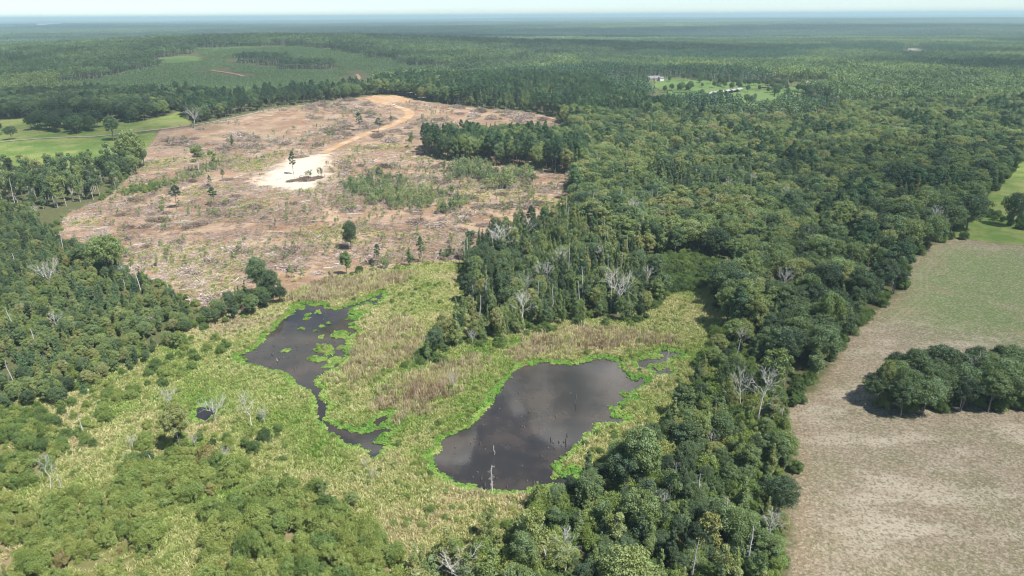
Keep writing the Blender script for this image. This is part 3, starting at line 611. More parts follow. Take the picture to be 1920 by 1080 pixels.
c_fld = t.mix(zone('fgreen', 15.0, 5.0), c_fld, c_fg)
c_fld = t.mix(t.math('MULTIPLY', t.step(t.math('ADD', t.attr('sd_field'), edge), 7.0, 0.0), .6), c_fld, (.40, .29, .19))
c_fld = t.mix(t.math('MULTIPLY', t.step(t.noise(1.5, 3, .6), .50, .62), .60), c_fld, (.62, .55, .44))
c_fld = t.mix(t.math('MULTIPLY', t.step(t.noise(2.0, 3, .6), .50, .38), .75), c_fld, (.20, .175, .12))
c_fld = t.mix(t.math('MULTIPLY', t.step(t.noise(.8, 4, .65), .56, .66), .55), c_fld, (.21, .22, .11))
rt = t.math('ABSOLUTE', t.math('SUBTRACT', t.math('ABSOLUTE', t.math('SUBTRACT', t.math('ADD', t.attr('sd_field'), t.math('MULTIPLY', edge, .15)), 7.0)), .95))
c_fld = t.mix(t.math('MULTIPLY', t.step(rt, .6, .1), .2), c_fld, (.58, .48, .35))
c_fld = t.mix(1.0, c_fld, (.63, .63, .605), 'MULTIPLY')
c = t.mix(zone('field', 1.6, .9), c, c_fld)
# clear-cut: scraped sandy loam, bark litter, slash stain
ca = t.mix(t.step(n_l, .36, .64), (.31, .205, .135), (.49, .375, .275)); ca = t.mix(t.math('MULTIPLY', t.step(t.noise(.022, 4, .6, stretch=(.5, 1.5, 1, -.3)), .48, .62), .45), ca, (.27, .20, .15)); ca = t.mix(t.math('MULTIPLY', t.step(t.noise(.16, 5, .7, stretch=(.45, 1.6, 1)), .5, .68), .5), ca, (.26, .205, .155))
ca = t.mix(t.math('MULTIPLY', t.step(t.noise(.8, 6, .75, stretch=(.5, 1.4, 1)), .46, .62), .55), ca, (.21, .155, .125))
ca = t.mix(t.math('MULTIPLY', t.step(t.noise(.11, 6, .72, stretch=(.6, 1.6, 1, .4)), .56, .68), .8), ca, (.64, .53, .42))
ca = t.mix(t.math('MULTIPLY', t.step(t.noise(.05, 4, .6), .56, .7), .5), ca, (.44, .24, .135))
ca = t.mix(t.math('MULTIPLY', t.step(t.noise(1.9, 5, .8), .55, .7), .7), ca, (.60, .51, .43))
ca = t.mix(t.math('MULTIPLY', t.step(t.noise(.045, 5, .7), .52, .68), .55), ca, (.25, .235, .11))
rut = t.math('ADD', t.attr('sd_skid'), t.math('MULTIPLY', edge, .5))
ca = t.mix(t.math('MULTIPLY', t.step(rut, -1.8, 1.6), .75), ca, t.mix(n_m, (.44, .31, .20), (.62, .50, .38)))
sv = t.math('ADD', t.attr('sd_sand'), t.math('ADD', t.math('MULTIPLY', edge, 3.0), t.math('MULTIPLY', t.math('SUBTRACT', t.noise(.05, 4, .6), .5), 30.0)))
ca = t.mix(t.math('MULTIPLY', t.step(sv, -9.0, 9.0), .95), ca, t.mix(n_f, (.64, .57, .46), (.86, .80, .69)))
ca = t.mix(1.0, ca, (.85, .80, .765), 'MULTIPLY')
c = t.mix(zone('clear', 1.2, .45), c, ca)
# mud under the water line
c = t.mix(t.step(t.attr('sd_water'), -.6, .3), c, (.045, .036, .026))
bmp = t.math('ADD', t.math('MULTIPLY', n_f, .5), t.math('MULTIPLY', t.noise(.9, 5, .7), 1.0))
M_LAND = t.out(t.surf(c, .92, .1, bump=bmp, bump_d=.35))

nx, ny = len(GX), len(GY)
ii = (np.arange(ny-1)[:, None]*nx + np.arange(nx-1)[None, :]).ravel()
FQ = np.stack([ii, ii+1, ii+nx+1, ii+nx], 1)
fc = {k: v[FQ].mean(1) for k, v in SD.items()}
zone_of = np.zeros(len(FQ), int)
zone_of[fc['marsh'] > 0] = 1; zone_of[fc['past'] > 0] = 2; zone_of[fc['field'] > 0] = 3; zone_of[fc['clear'] > 0] = 4
GV = np.stack([gx, gy, gz], 1)
fcx, fcy = gx[FQ].mean(1), gy[FQ].mean(1)
pl = inside(POLY['pasture_left'], fcx, fcy); pr = inside(POLY['pasture_right'], fcx, fcy)
for zi, zn, zl in ((0, 'ground', 'dark woodland floor running out to the far forest'), (1, 'marsh', 'wet green and straw marsh around the ponds'), (2, 'pasture', 'green grazed pastures beside the woods'),
                   (3, 'hay_field', 'tan mown hay field with green regrowth'), (4, 'clear_cut', 'bare brown logged ground littered with slash')):
    sel = FQ[zone_of == zi]; used = np.unique(sel); remap = np.zeros(len(gx), np.int32); remap[used] = np.arange(len(used))
    me = mk_mesh(zn, GV[used], remap[sel], [M_LAND], attrs={'sd_'+k: ('POINT', v[used]) for k, v in SD.items()}, smooth=True)
    tag(obj(zn, me), zl, kind='structure')

# ------------------------------------------------------------------ water
t = NT('pond_water')
fine = t.noise(1.4, 3, .5); slow = t.noise(.05, 3, .5)
col = t.mix(t.step(t.noise(.09, 4, .6), .4, .65), (.030, .027, .023), (.060, .048, .038))
wv = t.surf(col, .05, .8, bump=t.math('ADD', t.math('MULTIPLY', fine, .012), t.math('MULTIPLY', slow, .1)), bump_d=.12)
M_WATER = t.out(wv)
def sheet(name, pts, z, mat, grow=0.0, label=None, drape=None):
    p = np.array(pts); c0 = p.mean(0)
    if grow: p = p + unit(p-c0)*grow
    import mathutils
    tri = mathutils.geometry.tessellate_polygon([[Vector((a, b, 0)) for a, b in p]])
    bm_me = bpy.data.meshes.new(name)
    bm_me.from_pydata([(a, b, z) for a, b in p], [], [tuple(q) for q in tri]); bm_me.materials.append(mat); bm_me.update()
    o = obj(name, bm_me); tag(o, label, kind='structure'); return o
def rect_of(keys, pad):
    q = np.concatenate([np.array(POLY[k]) for k in keys]); a = q.min(0)-pad; b = q.max(0)+pad
    return [(a[0], a[1]), (b[0], a[1]), (b[0], b[1]), (a[0], b[1])]
WATER_SETS = (('pond', ['pond'], 'large dark brown pond with a cloud reflected in it'), ('pond', ['pond_left'], 'smaller blue-grey pond dotted with green plant mats'),
              ('channel', ['channel', 'pool_a'], 'narrow black channel winding out of the left pond'), ('pool', ['pool_b'], 'tiny dark pool among the white snags'), ('inlet', ['inlet', 'inlet_b'], 'silvery narrow inlet beyond the big pond'))
for wn, keys, lab in WATER_SETS:
    for k in keys[:1]:
        # water surface follows the shore with a margin that lies hidden under the banks
        a = np.array(rect_of(keys, 3.0)); xs = np.arange(a[0][0], a[2][0]+1, 1.0); ys = np.arange(a[0][1], a[2][1]+1, 1.0)
        X, Y = np.meshgrid(xs, ys); m = np.full(X.shape, -40.0)
        for kk in keys: m = np.maximum(m, sdf(kk, X.ravel(), Y.ravel()).reshape(X.shape))
        q = (np.arange(len(ys)-1)[:, None]*len(xs)+np.arange(len(xs)-1)[None, :])
        ok = (np.maximum.reduce([m[:-1, :-1], m[1:, :-1], m[:-1, 1:], m[1:, 1:]]) > -1.8).ravel(); q = q.ravel()[ok]
        F = np.stack([q, q+1, q+len(xs)+1, q+len(xs)], 1); V = np.stack([X.ravel(), Y.ravel(), np.full(X.size, {'channel': .011, 'inlet': .012}.get(wn, .02))], 1)
        used = np.unique(F); rm = np.zeros(len(V), int); rm[used] = np.arange(len(used))
        tag(obj(wn, mk_mesh(wn, V[used], rm[F], [M_WATER], smooth=True)), lab, kind='structure')

# ------------------------------------------------------------------ roads and far meadows (draped sheets)
def ribbon(name, pts, width, mat, lift, label, wob=.25):
    p = np.array(pts, float); seg = np.hypot(*np.diff(p, axis=0).T); s = np.concatenate([[0], np.cumsum(seg)])
    u = np.arange(0, s[-1], 3.0); k = np.ones(5)/5
    x = np.interp(u, s, p[:, 0]); y = np.interp(u, s, p[:, 1])
    for _ in range(3):
        x = np.concatenate([x[:2], np.convolve(x, k, 'valid'), x[-2:]]); y = np.concatenate([y[:2], np.convolve(y, k, 'valid'), y[-2:]])
    tx, ty = np.gradient(x), np.gradient(y); L = np.hypot(tx, ty)+1e-9; nx_, ny_ = -ty/L, tx/L
    rows = []
    w = np.interp(u, s, np.broadcast_to(np.asarray(width, float), (len(p),)))
    for f in (-1, -.5, 0, .5, 1):
        ww = f*w*.5*(1+wob*(vnoise(u*1.0+f*50, u*0, 6, 3)-.5)*2*abs(f))
        X, Y = x+nx_*ww, y+ny_*ww
        rows.append(np.stack([X, Y, ground_z(X, Y)+lift-.03*abs(f)], 1))
    V = np.concatenate(rows); n = len(u)
    F = [(r*n+i, r*n+i+1, (r+1)*n+i+1, (r+1)*n+i) for r in range(4) for i in range(n-1)]
    return tag(obj(name, mk_mesh(name, V, np.array(F)[:, ::-1], [mat], smooth=True)), label, kind='structure')
t = NT('clay'); a = t.mix(t.noise(.5, 5, .7), (.36, .215, .11), (.46, .31, .18)); M_CLAY = t.out(t.surf(t.mix(t.math('MULTIPLY', t.step(t.noise(.12, 3), .45, .65), .7), a, (.52, .42, .30)), .9, .1, bump=t.noise(1.5, 5), bump_d=.2))
t = NT('red_clay'); M_RED = t.out(t.surf(t.mix(t.noise(.2, 5, .7), (.33, .19, .125), (.45, .29, .20)), .9, .1))
t = NT('sandy_lane'); M_LANE = t.out(t.surf(t.mix(t.noise(.6, 5, .7), (.26, .22, .17), (.38, .33, .27)), .9, .1))
ribbon('clay_road', POLY['road_clay'], [8, 8, 7, 8, 9, 8, 7, 6.5, 6, 6, 7], M_CLAY, .25, 'winding orange clay road across the clear-cut')
ribbon('farm_lane', POLY['road_farm'], 2.8, M_LANE, .35, 'pale sandy lane along the pasture and clear-cut')
ribbon('red_track', POLY['road_red'], 5, M_RED, .8, 'short red clay track on the young pine hill')
ribbon('red_track', POLY['road_red_b'], 4.5, M_RED, .8, 'small red track at the edge of the young pines')

def drape(name, key, mat, lift, label, step):
    p = np.array(POLY[key]); xs = np.arange(p[:, 0].min()-step, p[:, 0].max()+step, step); ys = np.arange(p[:, 1].min()-step, p[:, 1].max()+step, step)
    X, Y = np.meshgrid(xs, ys); m = sdf(key, X.ravel(), Y.ravel(), 200.0)
    # pull boundary vertices onto the outline so the edge is not stepped
    x, y = X.ravel().copy(), Y.ravel().copy(); q = (np.arange(len(ys)-1)[:, None]*len(xs)+np.arange(len(xs)-1)[None, :]).ravel()
    F = np.stack([q, q+1, q+len(xs)+1, q+len(xs)], 1); F = F[(m[F] > -step*.35).all(1)]
    x += (vnoise(x, y, step*2, 4)-.5)*step*.6; y += (vnoise(x, y, step*2, 9)-.5)*step*.6
    used = np.unique(F); rm = np.zeros(len(x), int); rm[used] = np.arange(len(used))
    V = np.stack([x, y, H(x, y)+lift], 1)[used]
    return tag(obj(name, mk_mesh(name, V, rm[F], [mat], smooth=True)), label, kind='structure')
t = NT('meadow_turf'); a = t.mix(t.step(t.noise(.02, 4), .35, .65), (.080, .140, .042), (.140, .190, .068)); M_MEADOW = t.out(t.surf(t.mix(t.math('MULTIPLY', t.noise(.2, 5, .7), .4), a, (.12, .2, .05)), .9, .1))
t = NT('tan_stubble'); M_TAN = t.out(t.surf(t.mix(t.noise(.01, 4), (.42, .31, .19), (.55, .44, .30)), .9, .1))
t = NT('white_gravel'); M_GRAVEL = t.out(t.surf(t.mix(t.noise(.5, 6, .8), (.35, .30, .26), (.85, .83, .80)), .9, .1))
t = NT('swamp_grey'); M_SWAMP = t.out(t.surf(t.mix(t.noise(.03, 5, .7), (.20, .19, .17), (.36, .34, .31)), .9, .1))
drape('clay_apron', 'apron', M_CLAY, .22, 'wide orange clay turning place at the top of the clear-cut', 4)
drape('meadow', 'house_meadow', M_MEADOW, .5, 'green meadow around the grey-roofed house', 12)
drape('meadow', 'barn_meadow', M_MEADOW, .6, 'green meadow around the white barn roofs', 12)
drape('meadow', 'trailer_meadow', M_MEADOW, .7, 'green meadow in front of the white trailers', 12)
drape('meadow', 'notch_meadow', M_MEADOW, .5, 'small green clearing far beyond the houses', 15)
drape('meadow', 'meadow_hill', M_MEADOW, .5, 'small pale meadow on the wooded hill', 15)
drape('tan_field', 'tan_field', M_TAN, 1.0, 'thin tan field in the distant forest', 40)
drape('gravel_yard', 'yard', M_GRAVEL, .5, 'white gravel yard seen between trees beyond the clear-cut', 6)
drape('grey_swamp', 'pale_swamp', M_SWAMP, 1.0, 'grey dead-timber swamp in the distant forest', 30)
# ------------------------------------------------------------------ plants: prototypes
def limb_path(a, b, rng, sag=.0, n=4, wig=.06):
    a, b = np.asarray(a, float), np.asarray(b, float); L = np.linalg.norm(b-a)
    t = np.linspace(0, 1, n)[:, None]; p = a+(b-a)*t
    p[1:-1] += rng.normal(size=(n-2, 3))*L*wig; p[1:-1, 2] += np.sin(np.pi*t[1:-1, 0])*L*sag
    return p

def grow_trunk(Ht, r0, lobes, rng, split=.35, sides=6, lean=.03, take=1.0):
    g = Geo(); top = np.array([rng.normal()*lean*Ht, rng.normal()*lean*Ht, Ht*.86])
    tp = limb_path((0, 0, -.4), top, rng, 0, 6, .015); g.tube(tp, np.linspace(r0, r0*.18, 6), sides)
    for c, r in lobes:
        if rng.random() > take: continue
        zs = max(Ht*split*.7, min(c[2]-r*.9-.15*Ht*rng.random(), Ht*.8)); f = np.clip(zs/(Ht*.86), .1, .95)
        st = np.array([np.interp(f, np.linspace(0, 1, 6), tp[:, k]) for k in range(3)])
        rr = r0*(1-.8*f)*.62; g.tube(limb_path(st, c+np.array([0, 0, r*.25]), rng, .06, 4), np.linspace(rr, rr*.25, 4), 4)
    return g

def oak(seed, Ht=16., R=5.2, n=5200, leaf=.62, base=.26, lobes_n=17, flat=.8):
    rng = np.random.default_rng(seed); C, Rr = [], []
    cz = Ht*(base+1)/2; hz = Ht*(1-base)/2; ex = 1+.14*rng.normal()
    for i in range(lobes_n):
        ga = i*2.39996+rng.random()*.6; u = 1-1.72*(i+.5)/lobes_n; s = math.sqrt(max(0, 1-u*u))
        k = .62+.24*rng.random(); rr = R*(.19+.17*rng.random())
        k *= 1+.22*rng.normal()*.6; C.append(np.array([math.cos(ga)*s*R*k*ex, math.sin(ga)*s*R*k/ex, cz+u*hz*.76+rng.normal()*.3])); Rr.append(rr)
    C.append(np.array([rng.normal()*.5, rng.normal()*.5, cz])); Rr.append(R*.42)
    for i in range(16):
        d = unit(rng.normal(size=3)); d[2] = abs(d[2])*.9-.15; k = .86+.26*rng.random(); C.append(np.array([d[0]*R*k*ex, d[1]*R*k/ex, cz+d[2]*hz*k])); Rr.append(R*(.09+.08*rng.random()))
    V, F, tone = lobe_leaves(C, Rr, n, leaf, rng, .72, flat, .3, .7, -.6)
    g = grow_trunk(Ht, Ht*.019, list(zip(C, Rr)), rng)
    return V, F, tone, g.out(), Ht

def sparse(seed, Ht=14.):
    rng = np.random.default_rng(seed); C, Rr = [], []
    for i in range(13):
        z = Ht*(.42+.56*i/13+.04*rng.normal()); a = rng.random()*6.28; q = Ht*.17*rng.random()**.6*(1.15-abs(z/Ht-.65))
        C.append(np.array([math.cos(a)*q, math.sin(a)*q, z])); Rr.append(Ht*(.045+.05*rng.random()))
    V, F, tone = lobe_leaves(C, Rr, 1500, .5, rng, .6, .9, .2, .9, -.9)
    g = grow_trunk(Ht, Ht*.014, list(zip(C, Rr)), rng, .35)
    return V, F, tone, g.out(), Ht

def slender(seed, Ht=15., R=2.5, n=4600, leaf=.39, base=.18):
    rng = np.random.default_rng(seed); C, Rr = [], []
    m = 15
    for i in range(m):
        f = i/(m-1); z = Ht*(base+.05+(.93-base)*f); w = R*(1-.86*f**1.15)*(.75 if i % 2 else 1.0)*min(1, .55+f*3)
        a = i*2.4+rng.random(); q = w*(.35+.3*rng.random())
        C.append(np.array([math.cos(a)*q, math.sin(a)*q, z])); Rr.append(max(.32, w*(.5+.2*rng.random())))
    V, F, tone = lobe_leaves(C, Rr, n, leaf, rng, .65, 1.25, .3, .75, -.7)
    g = grow_trunk(Ht, Ht*.013, list(zip(C, Rr))[::2], rng, .2, 5)
    return V, F, tone, g.out(), Ht

def pine(seed, Ht=19., base=.5, R=3.2, n=2400):
    rng = np.random.default_rng(seed); C, Rr = [], []
    m = 26
    for i in range(m):
        f = i/(m-1); z = Ht*(base+(.97-base)*f); w = R*(.45+.75*math.sin(math.pi*min(1, .25+f*.75)))*(1-.6*f**3)
        a = i*2.4+rng.random()*.8; q = w*(.45+.5*rng.random())
        C.append(np.array([math.cos(a)*q, math.sin(a)*q, z+rng.normal()*.25])); Rr.append(R*(.2+.14*rng.random()))
    V, F, tone = lobe_leaves(C, Rr, n, .66, rng, .4, .7, .4, .9, -.8)
    g = grow_trunk(Ht, Ht*.0125, list(zip(C, Rr)), rng, base, 6, .015)
    return V, F, tone, g.out(), Ht

def young_pine(seed, Ht=8., R=1.7, n=1100):
    rng = np.random.default_rng(seed); C, Rr = [], []
    for k in range(6):
        f = k/5.; z = Ht*(.16+.78*f); w = R*(1-.85*f**1.3)*(.85+.3*rng.random())
        m = max(1, int(6*(1-f))+1)
        for j in range(m):
            a = j*6.283/m+k+rng.random()*.4; C.append(np.array([math.cos(a)*w*.6, math.sin(a)*w*.6, z+rng.normal()*.35])); Rr.append(max(.3, w*(.35+.25*rng.random())))
    V, F, tone = lobe_leaves(C, Rr, n, .5, rng, .42, .8, .5, .8, -.7)
    g = grow_trunk(Ht, .1, [], rng, .2, 5)
    return V, F, tone, g.out(), Ht

def willow(seed, Ht=4.6, R=2.6, n=6200):
    rng = np.random.default_rng(seed); C, Rr = [], []
    for i in range(17):
        a = i*2.4+rng.random(); f = (i+.5)/17; q = R*.70*math.sqrt(f)*(.6+.6*rng.random())
        C.append(np.array([math.cos(a)*q, math.sin(a)*q, Ht*(.74-.42*f+.13*rng.normal())])); Rr.append(R*(.20+.20*rng.random()))
    for i in range(14):
        d = unit(rng.normal(size=3)); d[2] = abs(d[2]); k = .85+.35*rng.random(); C.append(np.array([d[0]*R*k*.85, d[1]*R*k*.85, Ht*(.35+.6*d[2]*k)])); Rr.append(R*(.08+.08*rng.random()))
    V, F, tone = lobe_leaves(C, Rr, n, .265, rng, .55, 1.05, .3, .75, -.75)
    g = Geo()
    for c, r in zip(C, Rr): g.tube(limb_path((c[0]*.12, c[1]*.12, -.2), c, rng, .0, 4), [.07, .055, .04, .02], 4)
    return V, F, tone, g.out(), Ht

def sapling(seed, Ht=5.0, n=420, stems=5, spread=1.2):
    rng = np.random.default_rng(seed); g = Geo(); C, Rr = [], []
    for k in range(stems):
        a = rng.random()*6.28; b0 = np.array([math.cos(a), math.sin(a), 0])*spread*rng.random(); h = Ht*(.55+.45*rng.random())
        tip = b0+np.array([rng.normal()*.35, rng.normal()*.35, h]); g.tube(limb_path(b0-np.array([0, 0, .2]), tip, rng, 0, 4, .03), [.055, .045, .03, .015], 4)
        for j in range(3):
            f = .5+.5*rng.random(); C.append(b0+(tip-b0)*f+rng.normal(size=3)*.18); Rr.append(.28+.3*rng.random())
    V, F, tone = lobe_leaves(C, Rr, n, .36, rng, .6, 1.1, .2, .9, -.95, avoid=False)
    return V, F, tone, g.out(), Ht

def dead(seed, kind, Ht=10.):
    rng = np.random.default_rng(seed); tr, br = Geo(), Geo()
    def branch(a, d, L, r, lev):
        b = a+d*L; p = limb_path(a, b, rng, .04, 4, .07); br.tube(p, np.linspace(r, r*.3, 4), 4 if lev < 2 else 3)
        if lev >= 3: return
        for _ in range(4 if lev == 1 else 3):
            f = .35+.6*rng.random(); st = a+(b-a)*f; nd = unit(d+rng.normal(size=3)*.55+np.array([0, 0, .18]))
            branch(st, nd, L*(.42+.2*rng.random()), r*.5, lev+1)
    if kind == 'fan':
        tp = limb_path((0, 0, -.3), (rng.normal()*.3, rng.normal()*.3, Ht*.42), rng, 0, 4, .03); tr.tube(tp, np.linspace(Ht*.018, Ht*.011, 4), 6)
        for k in range(10):
            a = k*.628+rng.random()*.5; d = unit(np.array([math.cos(a)*.62, math.sin(a)*.62, .8+.35*rng.random()])); branch(tp[2]+(tp[3]-tp[2])*rng.random(), d, Ht*(.40+.16*rng.random()), Ht*.0080, 1)
    elif kind == 'tall':
        tp = limb_path((0, 0, -.3), (rng.normal()*.5, rng.normal()*.5, Ht*.9), rng, 0, 6, .025); tr.tube(tp, np.linspace(Ht*.014, Ht*.003, 6), 6)
        for k in range(11):
            f = .38+.055*k; st = np.array([np.interp(f, np.linspace(0, 1, 6), tp[:, j]) for j in range(3)]); a = k*2.4
            branch(st, unit(np.array([math.cos(a)*.6, math.sin(a)*.6, .75])), Ht*(.34-.02*k), Ht*.0062, 1)
    elif kind == 'snag':
        tp = limb_path((0, 0, -.3), (rng.normal()*.25, rng.normal()*.25, Ht), rng, 0, 6, .008); tr.tube(tp, np.linspace(.15, .06, 6), 6)
        for k in range(28):
            f = .25+.74*rng.random(); st = np.array([np.interp(f, np.linspace(0, 1, 6), tp[:, j]) for j in range(3)]); a = rng.random()*6.28
            branch(st, unit(np.array([math.cos(a), math.sin(a), .3*rng.normal()])), .12+.42*rng.random(), .025, 2)
    else:
        tp = limb_path((0, 0, -.3), (rng.normal()*.4, rng.normal()*.4, Ht), rng, 0, 5, .015); tr.tube(tp, np.linspace(.13, .05, 5), 6)
        branch(tp[3], unit(np.array([.8, .2, .5])), .7, .03, 2)
    return tr.out(), br.out(), Ht

def join(Vc, Fc, tone, tr):
    Vt, Ft = tr; V = np.concatenate([Vc, Vt]); F = np.concatenate([Fc, Ft+len(Vc)])
    return V, F, np.concatenate([np.zeros(len(Fc), int), np.ones(len(Ft), int)]), np.concatenate([tone, np.full(len(Ft), .5)])

PROTO = {}
def register(kind, gens, m_leaf, m_bark):
    PROTO[kind] = []
    coll = bpy.data.collections.new('plants_'+kind)
    for i, (V, F, tone, tr, Ht) in enumerate(gens):
        crown = mk_mesh(f'{kind}_crown', V, F, [m_leaf], attrs={'leaf': ('FACE', tone)})
        trunk = mk_mesh(f'{kind}_trunk', tr[0], tr[1], [m_bark], smooth=True)
        V2, F2, mi, tn = join(V, F, tone, tr)
        whole = mk_mesh(f'{kind}_whole', V2, F2, [m_leaf, m_bark], mi, {'leaf': ('FACE', tn)})
        o = bpy.data.objects.new(f'{kind}_{i:02d}', whole); coll.objects.link(o)
        PROTO[kind].append((crown, trunk, whole, Ht))
    PROTO[kind+'_coll'] = coll

register('oak', [oak(11+i, 16+i % 3, 4.6+.5*(i % 3), 9500, .43, .16+.05*(i % 4), 24+2*i, .74+.08*(i % 3)) for i in range(9)], M_LEAF, M_BARK)
register('sparse', [sparse(31+i) for i in range(4)], M_LEAF, M_PALE)
register('slender', [slender(41+i, 15, 2.2+.25*i) for i in range(5)], M_LEAF, M_PALE)
register('pine', [pine(51+i, 19, .45+.04*i, 2.8+.2*i) for i in range(4)], M_NEEDLE, M_BARK)
register('young_pine', [young_pine(61+i) for i in range(3)], M_NEEDLE, M_BARK)
register('willow', [willow(71+i, 4.6, 2.3+.2*i) for i in range(5)], M_WILLOW, M_BARK)
register('sapling', [sapling(81+i, 5, 190+20*i, 4+i, .9+.3*i) for i in range(5)], M_LEAF, M_PALE)

# ------------------------------------------------------------------ an instancer for what nobody could count
def scatter_object(name, x, y, z, scl, rot, tint, var, coll, label, category, group=None):
    n = len(x); me = bpy.data.meshes.new(name); me.vertices.add(n); me.vertices.foreach_set('co', np.stack([x, y, z], 1).astype(np.float32).ravel())
    a = me.attributes.new('scl', 'FLOAT_VECTOR', 'POINT'); a.data.foreach_set('vector', np.asarray(scl, np.float32).ravel())
    a = me.attributes.new('rot', 'FLOAT_VECTOR', 'POINT'); a.data.foreach_set('vector', np.asarray(rot, np.float32).ravel())
    a = me.attributes.new('tint', 'FLOAT', 'POINT'); a.data.foreach_set('value', np.clip(tint, 0, 1).astype(np.float32))
    a = me.attributes.new('variant', 'INT', 'POINT'); a.data.foreach_set('value', np.asarray(var, np.int32))
    ng = bpy.data.node_groups.new('scatter_'+name, 'GeometryNodeTree')
    ng.interface.new_socket('Geometry', in_out='INPUT', socket_type='NodeSocketGeometry'); ng.interface.new_socket('Geometry', in_out='OUTPUT', socket_type='NodeSocketGeometry')
    gi = ng.nodes.new('NodeGroupInput'); go = ng.nodes.new('NodeGroupOutput'); ip = ng.nodes.new('GeometryNodeInstanceOnPoints'); ci = ng.nodes.new('GeometryNodeCollectionInfo')
    ci.inputs['Collection'].default_value = coll; ci.inputs['Separate Children'].default_value = True; ci.inputs['Reset Children'].default_value = True
    ip.inputs['Pick Instance'].default_value = True
    def na(nm, ty):
        q = ng.nodes.new('GeometryNodeInputNamedAttribute'); q.data_type = ty; q.inputs['Name'].default_value = nm; return q.outputs['Attribute']
    L = ng.links.new
    L(gi.outputs[0], ip.inputs['Points']); L(ci.outputs[0], ip.inputs['Instance']); L(na('variant', 'INT'), ip.inputs['Instance Index'])
    L(na('rot', 'FLOAT_VECTOR'), ip.inputs['Rotation']); L(na('scl', 'FLOAT_VECTOR'), ip.inputs['Scale']); L(ip.outputs[0], go.inputs[0])
    o = obj(name, me); md = o.modifiers.new('scatter', 'NODES'); md.node_group = ng
    return tag(o, label, category, group, 'stuff')

RNG = np.random.default_rng(2024)
def jitter_grid(poly, sp, j=.48):
    p = np.array(poly); xs = np.arange(p[:, 0].min(), p[:, 0].max()+sp, sp); ys = np.arange(p[:, 1].min(), p[:, 1].max()+sp, sp)
    X, Y = np.meshgrid(xs, ys); X = X+(np.arange(len(ys)) % 2)[:, None]*sp*.5
    X = X.ravel()+RNG.uniform(-j, j, X.size)*sp; Y = Y.ravel()+RNG.uniform(-j, j, Y.size)*sp
    m = inside(p, X, Y); return X[m], Y[m]
def in_view(x, y, z, h, pad=60):
    u, v, w = project(x, y, z+h*.5); pu = pad*FPX/np.maximum(w, 60)
    return (w > 20) & (u > -pu-40) & (u < 1960+pu) & (v < 1120+pu) 

# ------------------------------------------------------------------ where the trees stand
TREES = []       # (kind, x, y, height, widen, tint, region, label or None)
def wood(region, sp, mix, hs, tint, tsd=.10, thin=None, widen=1.0, avoid=(), patch=60, edge_low=0.0):
    x, y = jitter_grid(POLY[region], sp)
    for a in avoid:
        m = ~inside(POLY[a], x, y); x, y = x[m], y[m]
    m = water_sd(x, y) < -1.2; x, y = x[m], y[m]
    if thin is not None:
        m = fbm(x, y, thin[0], 7) > thin[1]; x, y = x[m], y[m]
    m = in_view(x, y, H(x, y), 12.); x, y = x[m], y[m]; n = len(x)
    if n == 0: return
    kinds = list(mix); wts = np.array([mix[k] for k in kinds], float); wts /= wts.sum()
    # kinds come in loose groves
    gk = (vnoise(x, y, patch, 21)*.55+RNG.random(n)*.45); order = np.clip((gk-.12)/.76, 0, .999); ki = np.searchsorted(np.cumsum(wts), order).clip(0, len(kinds)-1)
    big = vnoise(x, y, 45, 33)
    tt = tint + (fbm(x, y, 38, 14)-.5)*.5 + RNG.normal(size=n)*tsd*1.5
    for i in range(n):
        k = kinds[ki[i]]; lo, hi = hs[k]
        TREES.append((k, x[i], y[i], lo+(hi-lo)*(.6*RNG.random()+.4*big[i]), widen*(.85+.35*RNG.random()), tt[i], region, None))
wood('oak_belt', 5.8, {'oak': .60, 'slender': .20, 'sparse': .14, 'pine': .06}, {'oak': (8, 17), 'slender': (9, 15), 'sparse': (10, 16), 'pine': (14, 18)}, .36, .12, patch=25, widen=1.12)
wood('island_wood', 4.3, {'oak': .34, 'slender': .40, 'sparse': .22, 'pine': .04}, {'oak': (6, 13), 'slender': (7, 14), 'sparse': (8, 14), 'pine': (11, 14)}, .42, .13, widen=.82, patch=14)
wood('core_wood', 4.9, {'slender': .34, 'oak': .42, 'sparse': .16, 'pine': .08}, {'oak': (8, 16), 'slender': (9, 16), 'sparse': (10, 16), 'pine': (14, 18)}, .42, .13, avoid=('low_scrub',), patch=30, widen=1.1)
wood('low_scrub', 2.3, {'willow': .8, 'young_pine': .2}, {'willow': (2.5, 4), 'young_pine': (3, 5)}, .25, .1)
wood('front_wood', 4.4, {'oak': .34, 'willow': .16, 'slender': .26, 'sparse': .24}, {'oak': (4.5, 11), 'willow': (3, 6), 'slender': (5, 10), 'sparse': (6, 11)}, .45, .13, widen=.95, patch=14)
wood('front_wood', 2.9, {'willow': .8, 'oak': .2}, {'willow': (2.5, 4.2), 'oak': (3.5, 6)}, .34, .13)
wood('island_wood', 4.6, {'willow': 1}, {'willow': (2, 3.6)}, .22, .1)
wood('left_wood', 2.9, {'young_pine': .26, 'slender': .32, 'oak': .27, 'willow': .15}, {'young_pine': (3, 6.5), 'oak': (3.5, 6.5), 'slender': (3.5, 7.5), 'willow': (2, 4)}, .42, .11, patch=14, thin=(13, .30))
wood('hedge_wood', 7.0, {'oak': .4, 'sparse': .4, 'slender': .2}, {'oak': (8, 14), 'sparse': (12, 18), 'slender': (7, 12)}, .36, .10, widen=.85)
wood('clump_left', 7.5, {'oak': 1}, {'oak': (11, 15)}, .15, .05)
wood('back_wood', 6.6, {'oak': .7, 'slender': .25, 'pine': .05}, {'oak': (11, 16), 'slender': (12, 16), 'pine': (15, 18)}, .18, .08)
